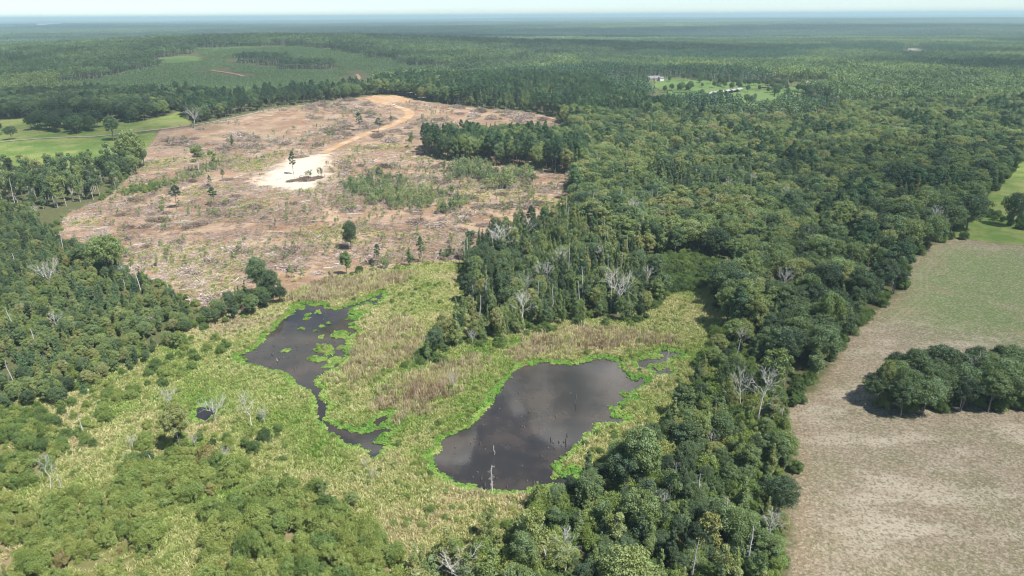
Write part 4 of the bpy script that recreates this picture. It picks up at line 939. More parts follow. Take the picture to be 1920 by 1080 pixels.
wood('edge_strip', 5.6, {'oak': .5, 'pine': .25, 'slender': .25}, {'oak': (9, 14), 'slender': (11, 15), 'pine': (14, 18)}, .24, .08, widen=.9)
wood('far_row', 5.2, {'oak': .4, 'pine': .25, 'slender': .35}, {'oak': (12, 17), 'slender': (13, 18), 'pine': (16, 21)}, .36, .08)
wood('pine_row', 4.8, {'pine': .45, 'oak': .3, 'slender': .25}, {'oak': (14, 18), 'slender': (14, 18), 'pine': (17, 21)}, .38, .08, widen=.85, patch=25)
wood('pole_stand', 2.9, {'sapling': .94, 'young_pine': .06}, {'sapling': (3, 9), 'young_pine': (4, 8)}, .42, .10, thin=(11, .43))
wood('pole_stand_b', 3.3, {'sapling': .95, 'young_pine': .05}, {'sapling': (3, 10), 'young_pine': (4, 8)}, .43, .10, thin=(12, .43))
wood('brush_strip', 3.2, {'sapling': .6, 'willow': .4}, {'sapling': (3, 5), 'willow': (2, 3.5)}, .5, .1, thin=(10, .42))
wood('shore_row', 4.0, {'sapling': .45, 'willow': .35, 'slender': .2}, {'sapling': (3, 6), 'willow': (2, 4), 'slender': (4, 8)}, .42, .1, thin=(10, .40))
wood('shore_trees', 3.6, {'slender': .3, 'oak': .3, 'willow': .4}, {'slender': (5, 9), 'oak': (5, 8), 'willow': (2.5, 4)}, .33, .1, thin=(12, .34))
wood('scrub_a', 2.6, {'willow': .9, 'oak': .1}, {'willow': (1.6, 4.2), 'oak': (3, 5)}, .42, .12, thin=(14, .35))
wood('scrub_b', 2.5, {'willow': .82, 'sparse': .06, 'slender': .12}, {'willow': (1.7, 4.9), 'sparse': (3.5, 6), 'slender': (3, 5)}, .56, .11, thin=(13, .30), widen=.9)
wood('scrub_c', 2.6, {'willow': .82, 'sparse': .06, 'slender': .12}, {'willow': (1.8, 5.2), 'sparse': (3.5, 6), 'slender': (3, 5.5)}, .54, .12, thin=(13, .28), widen=.85)
wood('scrub_d', 4.2, {'willow': .85, 'sapling': .15}, {'willow': (1.5, 3.4), 'sapling': (3, 5)}, .45, .15, thin=(11, .44))
wood('scrub_e', 3.4, {'sparse': .4, 'willow': .4, 'slender': .2}, {'sparse': (6, 9), 'willow': (3.5, 5.5), 'slender': (6, 8)}, .6, .08)
wood('left_fringe', 3.4, {'willow': .75, 'sapling': .15, 'slender': .1}, {'willow': (1.2, 3.2), 'sapling': (2, 4), 'slender': (3, 5)}, .45, .12, thin=(9, .42))
wood('marsh', 2.7, {'willow': 1}, {'willow': (.45, 1.35)}, .62, .14, thin=(7, .44), widen=1.25)
wood('clump_right', 4.5, {'oak': .66, 'sparse': .34}, {'oak': (8, 13.5), 'sparse': (9, 13)}, .2, .08, widen=1.1)
wood('clump_right', 3.8, {'willow': 1}, {'willow': (1.8, 4.0)}, .2, .1)
wood('hedge_right', 4.0, {'willow': 1}, {'willow': (2, 4)}, .1, .08)
# single bushes over the open marsh and single stems over the clear-cut
x, y = jitter_grid(POLY['marsh'], 9.0)
m = (fbm(x, y, 24, 50) > .52) & (water_sd(x, y) < -2.5) & in_view(x, y, 0*x, 3.); x, y = x[m], y[m]
for a, b in zip(x, y): TREES.append(('willow', a, b, .9+1.3*RNG.random(), 1.0, .35+.3*RNG.random(), 'marsh', None))
x, y = jitter_grid(POLY['clearcut'], 4.2)
m = (fbm(x, y, 34, 52) + .16*np.clip((x+120)/150, 0, 1)*(y < 480) + .09*(y < 330) + .35*(RNG.random(len(x))-.5) > .66) & in_view(x, y, H(x, y), 5.)
for s_ in ('sand', 'pine_row'): m &= ~inside(POLY[s_], x, y)
m &= line_dist(POLY['road_clay'], x, y) > 6
x, y = x[m], y[m]
for a, b in zip(x, y): TREES.append(('sapling', a, b, 1.2+3.8*RNG.random()**2, 1.0, .38+.3*RNG.random(), 'clearcut', None))
for key, lo_, hi_, tn_ in (('field', 2.2, 4.0, .2), ('clearcut', 1.2, 3.0, .4), ('marsh', 1.5, 3.2, .3), ('pasture_right', 2.0, 4.0, .15), ('pasture_left', 1.5, 3.5, .3)):
    p = np.array(POLY[key]); 
    for a, b in zip(p, np.roll(p, -1, 0)):
        L_ = np.hypot(*(b-a)); n_ = int(L_/3.0)
        for q in RNG.random(n_):
            c_ = a+(b-a)*q+RNG.normal(size=2)*1.6; g_ = sdf(key, c_[:1], c_[1:])[0]
            if -7 < g_ < .8 and any(inside(POLY[w_], c_[:1], c_[1:])[0] or sdf(w_, c_[:1], c_[1:])[0] > -5 for w_ in ('oak_belt', 'front_wood', 'island_wood', 'left_wood', 'core_wood', 'hedge_wood')) and in_view(c_[:1], c_[1:], np.zeros(1), 3.)[0]:
                TREES.append(('willow', c_[0], c_[1], lo_+(hi_-lo_)*RNG.random(), 1.1, tn_+.1*RNG.normal(), 'marsh' if key == 'marsh' else 'clearcut' if key == 'clearcut' else 'oak_belt', None))
for (k, a, b, h, wd, tn, lab) in LONE: TREES.append((k, a, b, h, wd, tn, 'lone', lab))

# ------------------------------------------------------------------ telling the trees apart
KIND = {'oak': ('broadleaf_tree', 'tree', 'round-crowned tree'), 'sparse': ('half_bare_tree', 'tree', 'half-bare thin tree'), 'slender': ('slender_tree', 'tree', 'slender pointed tree'),
        'pine': ('pine_tree', 'pine tree', 'tall pine'), 'young_pine': ('young_pine', 'pine tree', 'young pine'), 'willow': ('willow_bush', 'bush', 'bush'), 'sapling': ('sapling_clump', 'sapling', 'clump of thin saplings')}
PLURAL = {'oak': 'round-crowned trees', 'sparse': 'half-bare trees', 'slender': 'slender trees', 'pine': 'tall pines', 'young_pine': 'young pines', 'willow': 'bushes', 'sapling': 'sapling clumps'}
PLACE = {'oak_belt': 'oak belt beside the hay field', 'island_wood': 'wood between the ponds', 'core_wood': 'great wood beyond the marsh', 'low_scrub': 'low scrub', 'front_wood': 'near wood beside the hay field', 'left_wood': 'young pine slope',
         'hedge_wood': 'hedgerow below the pasture', 'clump_left': 'pasture clump', 'back_wood': 'dark wood behind the pasture', 'edge_strip': 'tree strip above the clear-cut', 'far_row': 'tree line beyond the clear-cut', 'pine_row': 'tall pine row',
         'pole_stand': 'pole stand in the clear-cut', 'pole_stand_b': 'upper pole stand', 'brush_strip': 'brush strip in the clear-cut', 'shore_row': 'bank above the reeds', 'shore_trees': 'bank of the left pond', 'scrub_a': 'willow scrub', 'left_fringe': 'edge of the young pine slope', 'scrub_b': 'willow scrub at the bottom',
         'scrub_c': 'willow scrub in front of the marsh', 'scrub_d': 'thin scrub among the snags', 'scrub_e': 'pale trees at the bottom', 'clump_right': 'clump in the hay field', 'hedge_right': 'hedge of the upper pasture', 'marsh': 'open marsh', 'clearcut': 'clear-cut', 'lone': 'trees standing apart'}
_TENS = ['first', 'second', 'third', 'fourth', 'fifth', 'sixth', 'seventh', 'eighth', 'ninth']
ORD = ['nearest', 'second', 'third', 'fourth', 'fifth', 'sixth', 'seventh', 'eighth', 'ninth', 'tenth', 'eleventh', 'twelfth', 'thirteenth', 'fourteenth', 'fifteenth', 'sixteenth', 'seventeenth', 'eighteenth', 'nineteenth', 'twentieth']
for _d, _n in (('twenty', 'thirtieth'), ('thirty', 'fortieth'), ('forty', 'fiftieth'), ('fifty', 'sixtieth')): ORD += [f'{_d}-{q}' for q in _TENS]+[_n]
def hue(kind, tn):
    if kind == 'willow': return 'dark green' if tn < .3 else 'green' if tn < .48 else 'olive green' if tn < .68 else 'brownish olive'
    return 'very dark green' if tn < .16 else 'dark green' if tn < .3 else 'mid green' if tn < .45 else 'light green' if tn < .62 else 'yellowish green'
MN = list(MARK); MP = np.array([MARK[k] for k in MN])
def make_labels(items):
    """items: (noun phrase, x, y); each label names the nearest landmark, the side and the order outwards"""
    keyed = {}
    for i, (noun, x, y) in enumerate(items):
        d = np.hypot(MP[:, 0]-x, MP[:, 1]-y); j = int(np.argmin(d)); dx, dy = x-MP[j, 0], y-MP[j, 1]
        side = ('right of' if dx > 0 else 'left of') if abs(dx) > abs(dy)*.8 else ('beyond' if dy > 0 else 'in front of')
        keyed.setdefault((noun, side, MN[j]), []).append((d[j], i))
    out = [None]*len(items)
    for (noun, side, mk), L in keyed.items():
        L.sort()
        for r, (_, i) in enumerate(L):
            if len(L) == 1: out[i] = f'{noun} {side} {mk}'
            else: out[i] = f'{ORD[r] if r < len(ORD) else "far"} {noun} {side} {mk}'
    return out

T = TREES; tx = np.array([q[1] for q in T]); ty = np.array([q[2] for q in T]); th = np.array([q[3] for q in T]); tz = ground_z(tx, ty)
tk = np.array([q[0] for q in T]); tw = np.array([q[4] for q in T]); tt = np.clip(np.array([q[5] for q in T], float), 0, 1); tt = np.where((tt > .72) & (RNG.random(len(T)) < .85), .45+.25*RNG.random(len(T)), tt)
pu, pv, pw = project(tx, ty, tz+th*.6); vis = (pu > 0) & (pu < 1920) & (pv > 0) & (pv < 1085)
lone = np.array([q[7] is not None for q in T])
size = np.where(vis, th*np.sqrt(np.where(tk == 'sapling', .5, 1))/np.hypot(tx, np.hypot(ty, CAM_Z)), 0)+lone*10
def front_rank(idx):
    """drop trees whose upper crown hides behind nearer crowns"""
    return idx
tv = RNG.integers(0, 1000, len(T)); tr_ = RNG.random(len(T))*6.283
STUFF_NAME = {'oak': ('broadleaf_woodland', 'green mass of round-crowned woodland'), 'sparse': ('open_woodland', 'thin half-bare trees mixed through the woodland'), 'slender': ('slender_woodland', 'mass of slender pointed trees in the great wood'),
              'pine': ('pine_woodland', 'tall pines mixed through the far woods'), 'young_pine': ('pine_thicket', 'dense thicket of young pines'), 'willow': ('willow_thicket', 'bushy undergrowth and willow thicket'), 'sapling': ('sapling_growth', 'thin sapling growth over the clear-cut')}
for kind in ('oak', 'sparse', 'slender', 'pine', 'young_pine', 'willow', 'sapling'):
    protos = PROTO[kind]; idx = np.where(tk == kind)[0]; idx = idx[np.argsort(-size[idx])]
    one = [i for i in idx[:292] if size[i] > 0]; rest = np.array([i for i in idx if i not in set(one)], int)
    nm, cat, noun = KIND[kind]
    labs = make_labels([(f'{hue(kind, tt[i])} {noun}', tx[i], ty[i]) for i in one])
    for i, lab in zip(one, labs):
        crown, trunk, whole, Ht = protos[tv[i] % len(protos)]; s = th[i]/Ht
        e = obj(nm, None, loc=(tx[i], ty[i], tz[i]-.05), rot=(.035*RNG.normal(), .035*RNG.normal(), tr_[i]), scale=(s*tw[i]*(1+.08*RNG.normal()), s*tw[i]*(1+.08*RNG.normal()), s)); e.empty_display_size = .5
        tag(e, T[i][7] or lab, cat, f'{PLURAL[kind]} of the {PLACE[T[i][6]]}')
        c_ = obj('crown', crown, e); c_['tint'] = float(tt[i]); obj('trunk', trunk, e)
    if len(rest):
        vr = tv[rest] % len(protos); s = th[rest]/np.array([p[3] for p in protos])[vr]
        scatter_object(STUFF_NAME[kind][0], tx[rest], ty[rest], tz[rest]-.05, np.stack([s*tw[rest], s*tw[rest], s], 1), np.stack([.035*RNG.normal(size=len(s)), .035*RNG.normal(size=len(s)), tr_[rest]], 1), tt[rest], vr, PROTO[kind+'_coll'], STUFF_NAME[kind][1], 'woodland')

# ------------------------------------------------------------------ dead trees, stumps
DV = {k: [dead(100+i+7*j, k) for i in range(3 if k in ('fan', 'tall') else 2)] for j, k in enumerate(('fan', 'tall', 'snag', 'pole'))}
DM = {k: [(mk_mesh('bare_trunk', a[0], a[1], [M_DEAD], smooth=True), mk_mesh('bare_branches', b[0], b[1], [M_DEAD], smooth=True), h) for a, b, h in v] for k, v in DV.items()}
for i, (k, x, y, h, wd, lab) in enumerate(DEAD):
    a, b, h0 = DM[k][i % len(DM[k])]; s = h/h0; sw_ = s*wd if k in ('fan', 'tall') else wd
    e = obj('dead_tree', None, loc=(x, y, float(ground_z(x, y)[0])), rot=(0, 0, RNG.random()*6.28), scale=(sw_, sw_, s)); tag(e, lab, 'dead tree', 'bleached dead trees')
    obj('trunk', a, e); obj('branches', b, e)
# thin pale dead stems standing through the living woods
stems = []
for region, cnt in (('island_wood', 26), ('core_wood', 34), ('oak_belt', 12), ('front_wood', 14), ('left_wood', 12), ('hedge_wood', 8)):
    gx_, gy_ = jitter_grid(POLY[region], 6.0); ok = in_view(gx_, gy_, 0*gx_, 5., 0) & (np.hypot(gx_, gy_) < 480); gx_, gy_ = gx_[ok], gy_[ok]
    for q in RNG.permutation(len(gx_))[:cnt]: stems.append((gx_[q], gy_[q], region))
lab_d = make_labels([('thin pale dead stem', a, b) for a, b, _ in stems])
for i, (x, y, region) in enumerate(stems):
    k = 'tall' if i % 3 == 0 else 'snag'; a, b, h0 = DM[k][i % len(DM[k])]; h = (6+4*RNG.random()) if region in ('front_wood', 'left_wood') else (10+6*RNG.random()); s = h/h0
    e = obj('dead_tree', None, loc=(x, y, float(ground_z(x, y)[0])), rot=(.06*RNG.normal(), .06*RNG.normal(), RNG.random()*6.28), scale=(s if k == 'tall' else 1.1, s if k == 'tall' else 1.1, s)); tag(e, lab_d[i], 'dead tree', 'thin dead stems in the woods')
    obj('trunk', a, e); obj('branches', b, e)
SM = []
for i in range(4):
    g = Geo(); rg = np.random.default_rng(i); g.tube([(0, 0, -1.2), (.02, 0, .3), (.05*rg.normal(), .05*rg.normal(), .8), (.08*rg.normal(), .06*rg.normal(), 1.0)], [.22, .19, .15, .05], 7); SM.append(mk_mesh('stump', *g.out(), [M_WET], smooth=True))
lab_s = make_labels([('low drowned stump' if h < .8 else 'taller drowned stub', x, y) for x, y, h in STUMPS])
for i, (x, y, h) in enumerate(STUMPS):
    o = obj('stump', SM[i % 4], loc=(x, y, 0), rot=(.08*RNG.normal(), .08*RNG.normal(), RNG.random()*6), scale=(.55+.4*RNG.random(), .55+.4*RNG.random(), h*.7)); tag(o, lab_s[i], 'stump', 'stumps in the ponds')
# ------------------------------------------------------------------ slash heaps, logs and brush litter of the clear-cut
def stick_mesh(seed, n, rad, hgt, L=(1.0, 3.0), th=(.03, .09), mound=True):
    rng = np.random.default_rng(seed); V, F, tone = [], [], []
    for i in range(n):
        r = rad*math.sqrt(rng.random()); a = rng.random()*6.28; x, y = r*math.cos(a), r*math.sin(a)
        top = hgt*(1-(r/rad)**2) if mound else hgt; z = top*rng.random()**.6+.05
        d = unit(np.array([rng.normal(), rng.normal()*.8, rng.normal()*(.38 if mound else .12)])); l = L[0]+(L[1]-L[0])*rng.random(); w = th[0]+(th[1]-th[0])*rng.random()**2
        a_ = unit(np.cross(d, (0, 0, 1.))); b_ = np.cross(d, a_); p = np.array([x, y, z])
        for k, (f, ww) in enumerate(((-.5, w), (.5, w*.5))):
            for an in (0, 2.09, 4.19): V.append(p+d*l*f+ww*(a_*math.cos(an)+b_*math.sin(an)))
        j = i*6; F += [(j, j+1, j+4, j+3), (j+1, j+2, j+5, j+4), (j+2, j, j+3, j+5)]; tone += [rng.random()]*3
    return np.array(V), np.array(F), np.array(tone)
HEAP = [mk_mesh('heap', *(q := stick_mesh(200+i, 520, 2.5, 1.35, (.8, 3.0), (.03, .10)))[:2], [M_STICK], attrs={'leaf': ('FACE', q[2])}) for i in range(5)]
def mound_geo(seed):
    rng = np.random.default_rng(seed); nr, na = 5, 12; V = []
    for i in range(nr+1):
        f = i/nr
        for k in range(na):
            a = 6.283*k/na; r = 1.7*f*(1+.25*rng.normal()*(i > 0)); V.append((r*math.cos(a), r*math.sin(a), max(-.15, .42*(1-f*f)+.08*rng.normal())))
    F = [(i*na+k, i*na+(k+1) % na, (i+1)*na+(k+1) % na, (i+1)*na+k) for i in range(nr) for k in range(na)]
    return np.array(V), np.array(F)[:, ::-1]
M_MULCH = plain('bark_mulch', (.27, .215, .165), .95, .05, .5, 1.2)
MOUND = [mk_mesh('mulch', *mound_geo(i), [M_MULCH], smooth=True) for i in range(3)]
x, y = jitter_grid(POLY['clearcut'], 11.0)
band = fbm(x*.55, y*1.5, 55, 61)
m = (band+.18*RNG.random(len(x)) > .53) & in_view(x, y, H(x, y), 2., 5)
for s_ in ('sand', 'pine_row', 'apron'): m &= ~inside(POLY[s_], x, y)
m &= (line_dist(POLY['road_clay'], x, y) > 7) & (line_dist(POLY['road_skid'], x, y) > 5) & (sdf('clearcut', x, y) > 4)
x, y = x[m], y[m]
d = np.hypot(x, y); sizes = .55+1.35*RNG.random(len(x))**1.8+.6*(d > 480); o_ = np.argsort(-sizes/np.hypot(d, 90)); x, y, sizes = x[o_], y[o_], sizes[o_]
x = np.concatenate([[SX for SX in ()], x]); z = ground_z(x, y)
N_H = min(280, len(x)); tn = np.clip(.56+.30*vnoise(x, y, 60, 3)+.12*RNG.normal(size=len(x)), 0, 1)
tone_w = lambda v: 'dark brown' if v < .3 else 'grey-brown' if v < .48 else 'pale'
lab_h = make_labels([(f'{tone_w(tn[i])} {"long" if sizes[i] > 1.3 else "small" if sizes[i] < .8 else "middling"} slash heap', x[i], y[i]) for i in range(N_H)])
for i in range(N_H):
    s = sizes[i]; e = obj('slash_heap', None, loc=(x[i], y[i], z[i]), rot=(0, 0, RNG.normal()*.9), scale=(s*(.9+.7*RNG.random()), s*(.7+.35*RNG.random()), s*.8*(.7+.5*RNG.random())))
    tag(e, lab_h[i], 'brush pile', 'slash heaps on the clear-cut'); b_ = obj('brush', HEAP[i % 5], e); b_['tint'] = float(tn[i]); obj('mulch', MOUND[i % 3], e)
# the brush heap with living shoots on the sand patch
for k_, (dx_, dy_, s_) in enumerate(((0, 0, 1.25), (6, 5, .8), (-7, -3, .7))):
    x_, y_ = SPOT['sand_heap'][0]+dx_, SPOT['sand_heap'][1]+dy_; e = obj('slash_heap', None, loc=(x_, y_, float(ground_z(x_, y_)[0])), rot=(0, 0, .3*k_), scale=(s_*1.7, s_*1.3, s_*1.1)); tag(e, ['big brown slash heap in the middle of the white sand patch', 'smaller slash heap behind the big one on the sand patch', 'low slash heap at the near edge of the sand patch'][k_], 'brush pile', 'slash heaps on the clear-cut'); b_ = obj('brush', HEAP[k_], e); b_['tint'] = .4; obj('mulch', MOUND[k_], e)
    if k_ < 2:
        cr, tk_, wh, Ht = PROTO['sapling'][k_+1]; e = obj('sapling_clump', None, loc=(x_+2, y_+2, float(ground_z(x_, y_)[0])), scale=(1.4, 1.4, 1.5)); tag(e, ['leafy shoots growing out of the big sand patch heap', 'leafy shoots behind the big sand patch heap'][k_], 'sapling', 'sapling clumps of the clear-cut'); c_ = obj('crown', cr, e); c_['tint'] = .3; obj('trunk', tk_, e)
LIT = bpy.data.collections.new('litter_pieces')
for i in range(5):
    q = stick_mesh(300+i, 26, 1.5, .22, (.5, 2.4), (.02, .07), False); o = bpy.data.objects.new(f'litter_{i:02d}', mk_mesh('litter', q[0], q[1], [M_STICK], attrs={'leaf': ('FACE', q[2])})); LIT.objects.link(o)
x, y = jitter_grid(POLY['clearcut'], 2.5)
far = np.hypot(x, y) > 420
m = (fbm(x*.6, y*1.3, 30, 63) + .25*(RNG.random(len(x))-.5) > .46) & in_view(x, y, H(x, y), 1., 5) & ~inside(POLY['sand'], x, y) & (line_dist(POLY['road_clay'], x, y) > 5) & ~(far & (RNG.random(len(x)) < .5)) & (sdf('apron', x, y) < -3)
x, y = x[m], y[m]; n = len(x); z = ground_z(x, y); s = .7+.9*RNG.random(n)
scatter_object('brush_litter', x, y, z, np.stack([s, s, s*(.7+.9*RNG.random(n))], 1), np.stack([0*s, 0*s, RNG.normal(size=n)*.9], 1), .34+.5*vnoise(x, y, 25, 8)+.25*RNG.random(n), RNG.integers(0, 5, n), LIT, 'broken branches and bark litter over the clear-cut', 'brush litter')
LG = []
for i in range(3):
    g = Geo(); rg = np.random.default_rng(40+i); g.tube(limb_path((-2.6, 0, .16), (2.6, .2*rg.normal(), .2+.1*rg.random()), rg, 0, 5, .02), [.17, .16, .14, .12, .09], 7)
    for k in range(3): g.tube([(-1+k*1.2, 0, .2), (-.8+k*1.2, .4*rg.normal(), .6)], [.05, .02], 4)
    LG.append(mk_mesh('log', *g.out(), [M_DEAD if i else M_PALE], smooth=True))
x, y = jitter_grid(POLY['clearcut'], 14.0); m = (np.hypot(x, y) < 520) & in_view(x, y, H(x, y), 1., 2) & (sdf('clearcut', x, y) > 3) & (RNG.random(len(x)) < .5); x, y = x[m], y[m]; z = ground_z(x, y)
lab_l = make_labels([('pale felled log lying', a, b) for a, b in zip(x, y)])
for i in range(len(x)):
    s = .7+.7*RNG.random(); tag(obj('felled_log', LG[i % 3], loc=(x[i], y[i], z[i]+.02), rot=(0, 0, RNG.normal()*.8), scale=(s*1.2, s, s)), lab_l[i], 'log', 'felled logs on the clear-cut')

# ------------------------------------------------------------------ marsh growth
def tuft(seed, n, Ht, rad, wid, lean=.35):
    rng = np.random.default_rng(seed); V, F, tone = [], [], []
    for i in range(n):
        a = rng.random()*6.283; r = rad*math.sqrt(rng.random()); p = np.array([r*math.cos(a), r*math.sin(a), -.03]); h = Ht*(.55+.5*rng.random())
        out = np.array([math.cos(a), math.sin(a), 0])*lean*(.3+r/rad)+np.append(rng.normal(size=2)*.18, 0); b = rng.random()*6.283; w = np.array([math.cos(b), math.sin(b), 0])*wid*(.6+.8*rng.random())
        mid = p+out*h*.35+np.array([0, 0, h*.62]); tip = p+out*h*.95+np.array([0, 0, h*(.85+.1*rng.random())])
        j = len(V); V += [p-w*.5, p+w*.5, mid+w*.5, mid-w*.5, tip+w*.08, tip-w*.08]; F += [(j, j+1, j+2, j+3), (j+3, j+2, j+4, j+5)]; t_ = rng.random(); tone += [t_*.8, t_*.8+.2]
    return np.array(V), np.array(F), np.array(tone)
def tuft_coll(name, gens):
    c_ = bpy.data.collections.new(name)
    for i, (V, F, tn_) in enumerate(gens): c_.objects.link(bpy.data.objects.new(f'{name}_{i:02d}', mk_mesh(name, V, F, [M_GRASS], attrs={'leaf': ('FACE', tn_)})))
    return c_
C_SEDGE = tuft_coll('sedge', [tuft(400+i, 30, .75, .55, .10, .5) for i in range(4)])
C_REED = tuft_coll('reed', [tuft(420+i, 22, 1.9, .5, .085, .10) for i in range(4)])
def mat_plant(seed):
    rng = np.random.default_rng(seed); n = 46; d = unit(rng.normal(size=(n, 3))); d[:, 2] = abs(d[:, 2])
    p = d*np.array([.62, .62, .26])*(.5+.5*rng.random((n, 1))); V, F = leaf_quads(p, unit(d*.4+np.array([0, 0, 1.])+rng.normal(size=(n, 3))*.3), .26+.16*rng.random(n), .8, rng); return V, F, rng.random(n)
C_MAT = tuft_coll('water_plant', [mat_plant(440+i) for i in range(4)])
pm = np.array(POLY['marsh']); x, y = jitter_grid([(pm[:, 0].min()-9, 82), (pm[:, 0].max()+9, 82), (pm[:, 0].max()+9, pm[:, 1].max()+9), (pm[:, 0].min()-9, pm[:, 1].max()+9)], .82)
m = in_view(x, y, 0*x, 1., 4); x, y = x[m], y[m]; m = (sdf('marsh', x, y)+(fbm(x, y, 5, 77)-.5)*5 > -6) & (sdf('clearcut', x, y) < -1) & (sdf('field', x, y) < 0); x, y = x[m], y[m]; w = water_sd(x, y); dens = np.maximum.reduce([sdf(k, x, y, 10.) for k in ('scrub_b', 'scrub_c', 'scrub_a')]); m = (w < -.05) & (np.hypot(x, y) < 330) & ((dens < 0) | (RNG.random(len(x)) < .2)); x, y, w = x[m], y[m], w[m]
reedy = np.maximum.reduce([sdf(k, x, y, 12.) for k in ('reeds_a', 'reeds_b', 'reeds_c', 'reeds_d')]) + (fbm(x, y, 7, 71)-.5)*9
shore = w + (fbm(x, y, 6, 72)-.5)*3.0
reed_m = (RNG.random(len(x)) < np.clip(reedy/8+.45, 0, .8)) & (shore < -1.8) & (reedy > -4)
mat_m = (shore > -1.9) & ~reed_m
sedge_m = ~reed_m & ~mat_m
def put(name, m, coll, smin, smax, tint, label, cat, nv=4):
    n = int(m.sum()); s = smin+(smax-smin)*RNG.random(n)*(.6+.8*vnoise(x[m], y[m], 5, 5)); z = np.maximum(ground_z(x[m], y[m]), .03)
    scatter_object(name, x[m], y[m], z, np.stack([s, s, s*(.7+.6*RNG.random(n))], 1), np.stack([.12*RNG.normal(size=n), .12*RNG.normal(size=n), RNG.random(n)*6.28], 1), tint, RNG.integers(0, nv, n), coll, label, cat)
sg = sedge_m; lush = fbm(x[sg], y[sg], 9, 74); straw = np.clip((sdf('straw_left', x[sg], y[sg], 15.)+6)/12, 0, 1)
green_tongue = np.clip((fbm(x[sg], y[sg], 26, 79)-.48)*5, 0, 1)
put('marsh_grass', sg, C_SEDGE, .75, 1.35, np.clip(.50+.45*(lush-.5)+.6*(fbm(x[sg], y[sg], 22, 90)-.5)-.10*straw-.12*green_tongue+.06*RNG.normal(size=int(sg.sum())), .02, .95), 'mixed green and straw-coloured sedge over the marsh', 'marsh grass')
put('reeds', reed_m, C_REED, .75, 1.2, np.clip(.74+.5*(fbm(x[reed_m], y[reed_m], 6, 75)-.5)+.10*RNG.normal(size=int(reed_m.sum())), .3, 1), 'pale pinkish reed beds between the ponds', 'reeds')
put('water_plants', mat_m, C_MAT, .8, 1.4, np.clip(.09+.40*(fbm(x[mat_m], y[mat_m], 5, 76)-.5)+.06*RNG.normal(size=int(mat_m.sum())), 0, .6), 'bright green floating plant mats along the shores', 'water plants')

x, y = jitter_grid(POLY['clearcut'], 1.9); m = in_view(x, y, 0*x, 1., 3) & (np.hypot(x, y) < 520) & (fbm(x, y, 30, 92)+.25*(RNG.random(len(x))-.5)+.10*(y < 330) > .60) & (sdf('sand', x, y) < -4) & (line_dist(POLY['road_clay'], x, y) > 6) & (sdf('clearcut', x, y) > 1); x, y = x[m], y[m]
put('weedy_regrowth', np.ones(len(x), bool), C_SEDGE, .6, 1.5, np.clip(.36+.4*(fbm(x, y, 12, 93)-.5)+.12*RNG.normal(size=len(x)), .05, .95), 'weedy green regrowth in drifts over the clear-cut', 'weeds')
# ------------------------------------------------------------------ the far country: forest stands, plantations
def tree_blob(rng, Ht, R, n, leaf, conic):
    z0 = .25*Ht if not conic else .12*Ht
    d = unit(rng.normal(size=(n, 3))); f = rng.random(n) if conic else None
    if conic:
        a = rng.random(n)*6.283; r = R*(1-f**1.2)*(.8+.3*rng.random(n)); p = np.stack([r*np.cos(a), r*np.sin(a), z0+(Ht-z0)*f], 1); N = unit(np.stack([np.cos(a), np.sin(a), .5+0*a], 1)+rng.normal(size=(n, 3))*.5)
    else:
        d[:, 2] = np.where(d[:, 2] < -.4, -d[:, 2], d[:, 2]); wob = 1+.25*np.sin(d[:, 0]*4+rng.random()*6)*np.cos(d[:, 1]*4+rng.random()*6)
        p = d*np.array([R, R, (Ht-z0)/2])*(wob*(.8+.25*rng.random(n)))[:, None]+np.array([0, 0, (Ht+z0)/2]); N = unit(d+rng.normal(size=(n, 3))*.55+np.array([0, 0, .25]))
    return leaf_quads(p, N, leaf*(.7+.6*rng.random(n)), .75, rng)
def stand(seed, side, sp, hs, Rs, n, leaf, conic, rows=False, trunk=True):
    rng = np.random.default_rng(seed); V, F, tone, mi, b = [], [], [], [], 0
    g = np.arange(-side/2+sp/2, side/2, sp); X, Y = np.meshgrid(g, g); X = X.ravel(); Y = Y.ravel(); j = .1 if rows else .48
    X = X+rng.uniform(-j, j, X.size)*sp; Y = Y+rng.uniform(-j, j, Y.size)*sp
    for x_, y_ in zip(X, Y):
        h = hs[0]+(hs[1]-hs[0])*rng.random(); R = Rs[0]+(Rs[1]-Rs[0])*rng.random(); v, f = tree_blob(rng, h, R, n, leaf, conic if isinstance(conic, bool) else rng.random() < conic)
        V.append(v+np.array([x_, y_, 0])); F.append(f+b); b += len(v); tone.append(np.clip(rng.random()*.65+.35*rng.random(len(f)), 0, 1)); mi.append(np.zeros(len(f), int))
        if trunk:
            gg = Geo().tube([(x_, y_, -1), (x_, y_, h*.7)], [.22, .12], 3); v, f = gg.out(); V.append(v); F.append(f+b); b += len(v); tone.append(np.full(len(f), .5)); mi.append(np.ones(len(f), int))
    return np.concatenate(V), np.concatenate(F), np.concatenate(tone), np.concatenate(mi)
def stand_coll(name, gens, mat):
    c_ = bpy.data.collections.new(name)
    for i, (V, F, tn_, mi) in enumerate(gens): c_.objects.link(bpy.data.objects.new(f'{name}_{i:02d}', mk_mesh(name, V, F, [mat, M_PALE], mi, {'leaf': ('FACE', tn_)})))
    return c_
ST_HARD = stand_coll('hard_stand', [stand(500+i, 44, 6.2, (11, 17), (3.0, 4.8), 120, 1.35, .12) for i in range(4)], M_LEAF)
ST_PINE = stand_coll('pine_stand', [stand(520+i, 44, 5.0, (13, 18), (2.0, 2.9), 60, 1.2, .55) for i in range(3)], M_NEEDLE)
ST_YOUNG = stand_coll('young_stand', [stand(540+i, 36, 3.0, (2.6, 4.4), (1.0, 1.5), 26, .75, True, True, False) for i in range(3)], M_NEEDLE)
ST_BIG = stand_coll('big_stand', [stand(560+i, 150, 9.5, (11, 18), (4.4, 6.6), 28, 3.0, .1, False, False) for i in range(4)], M_LEAF)
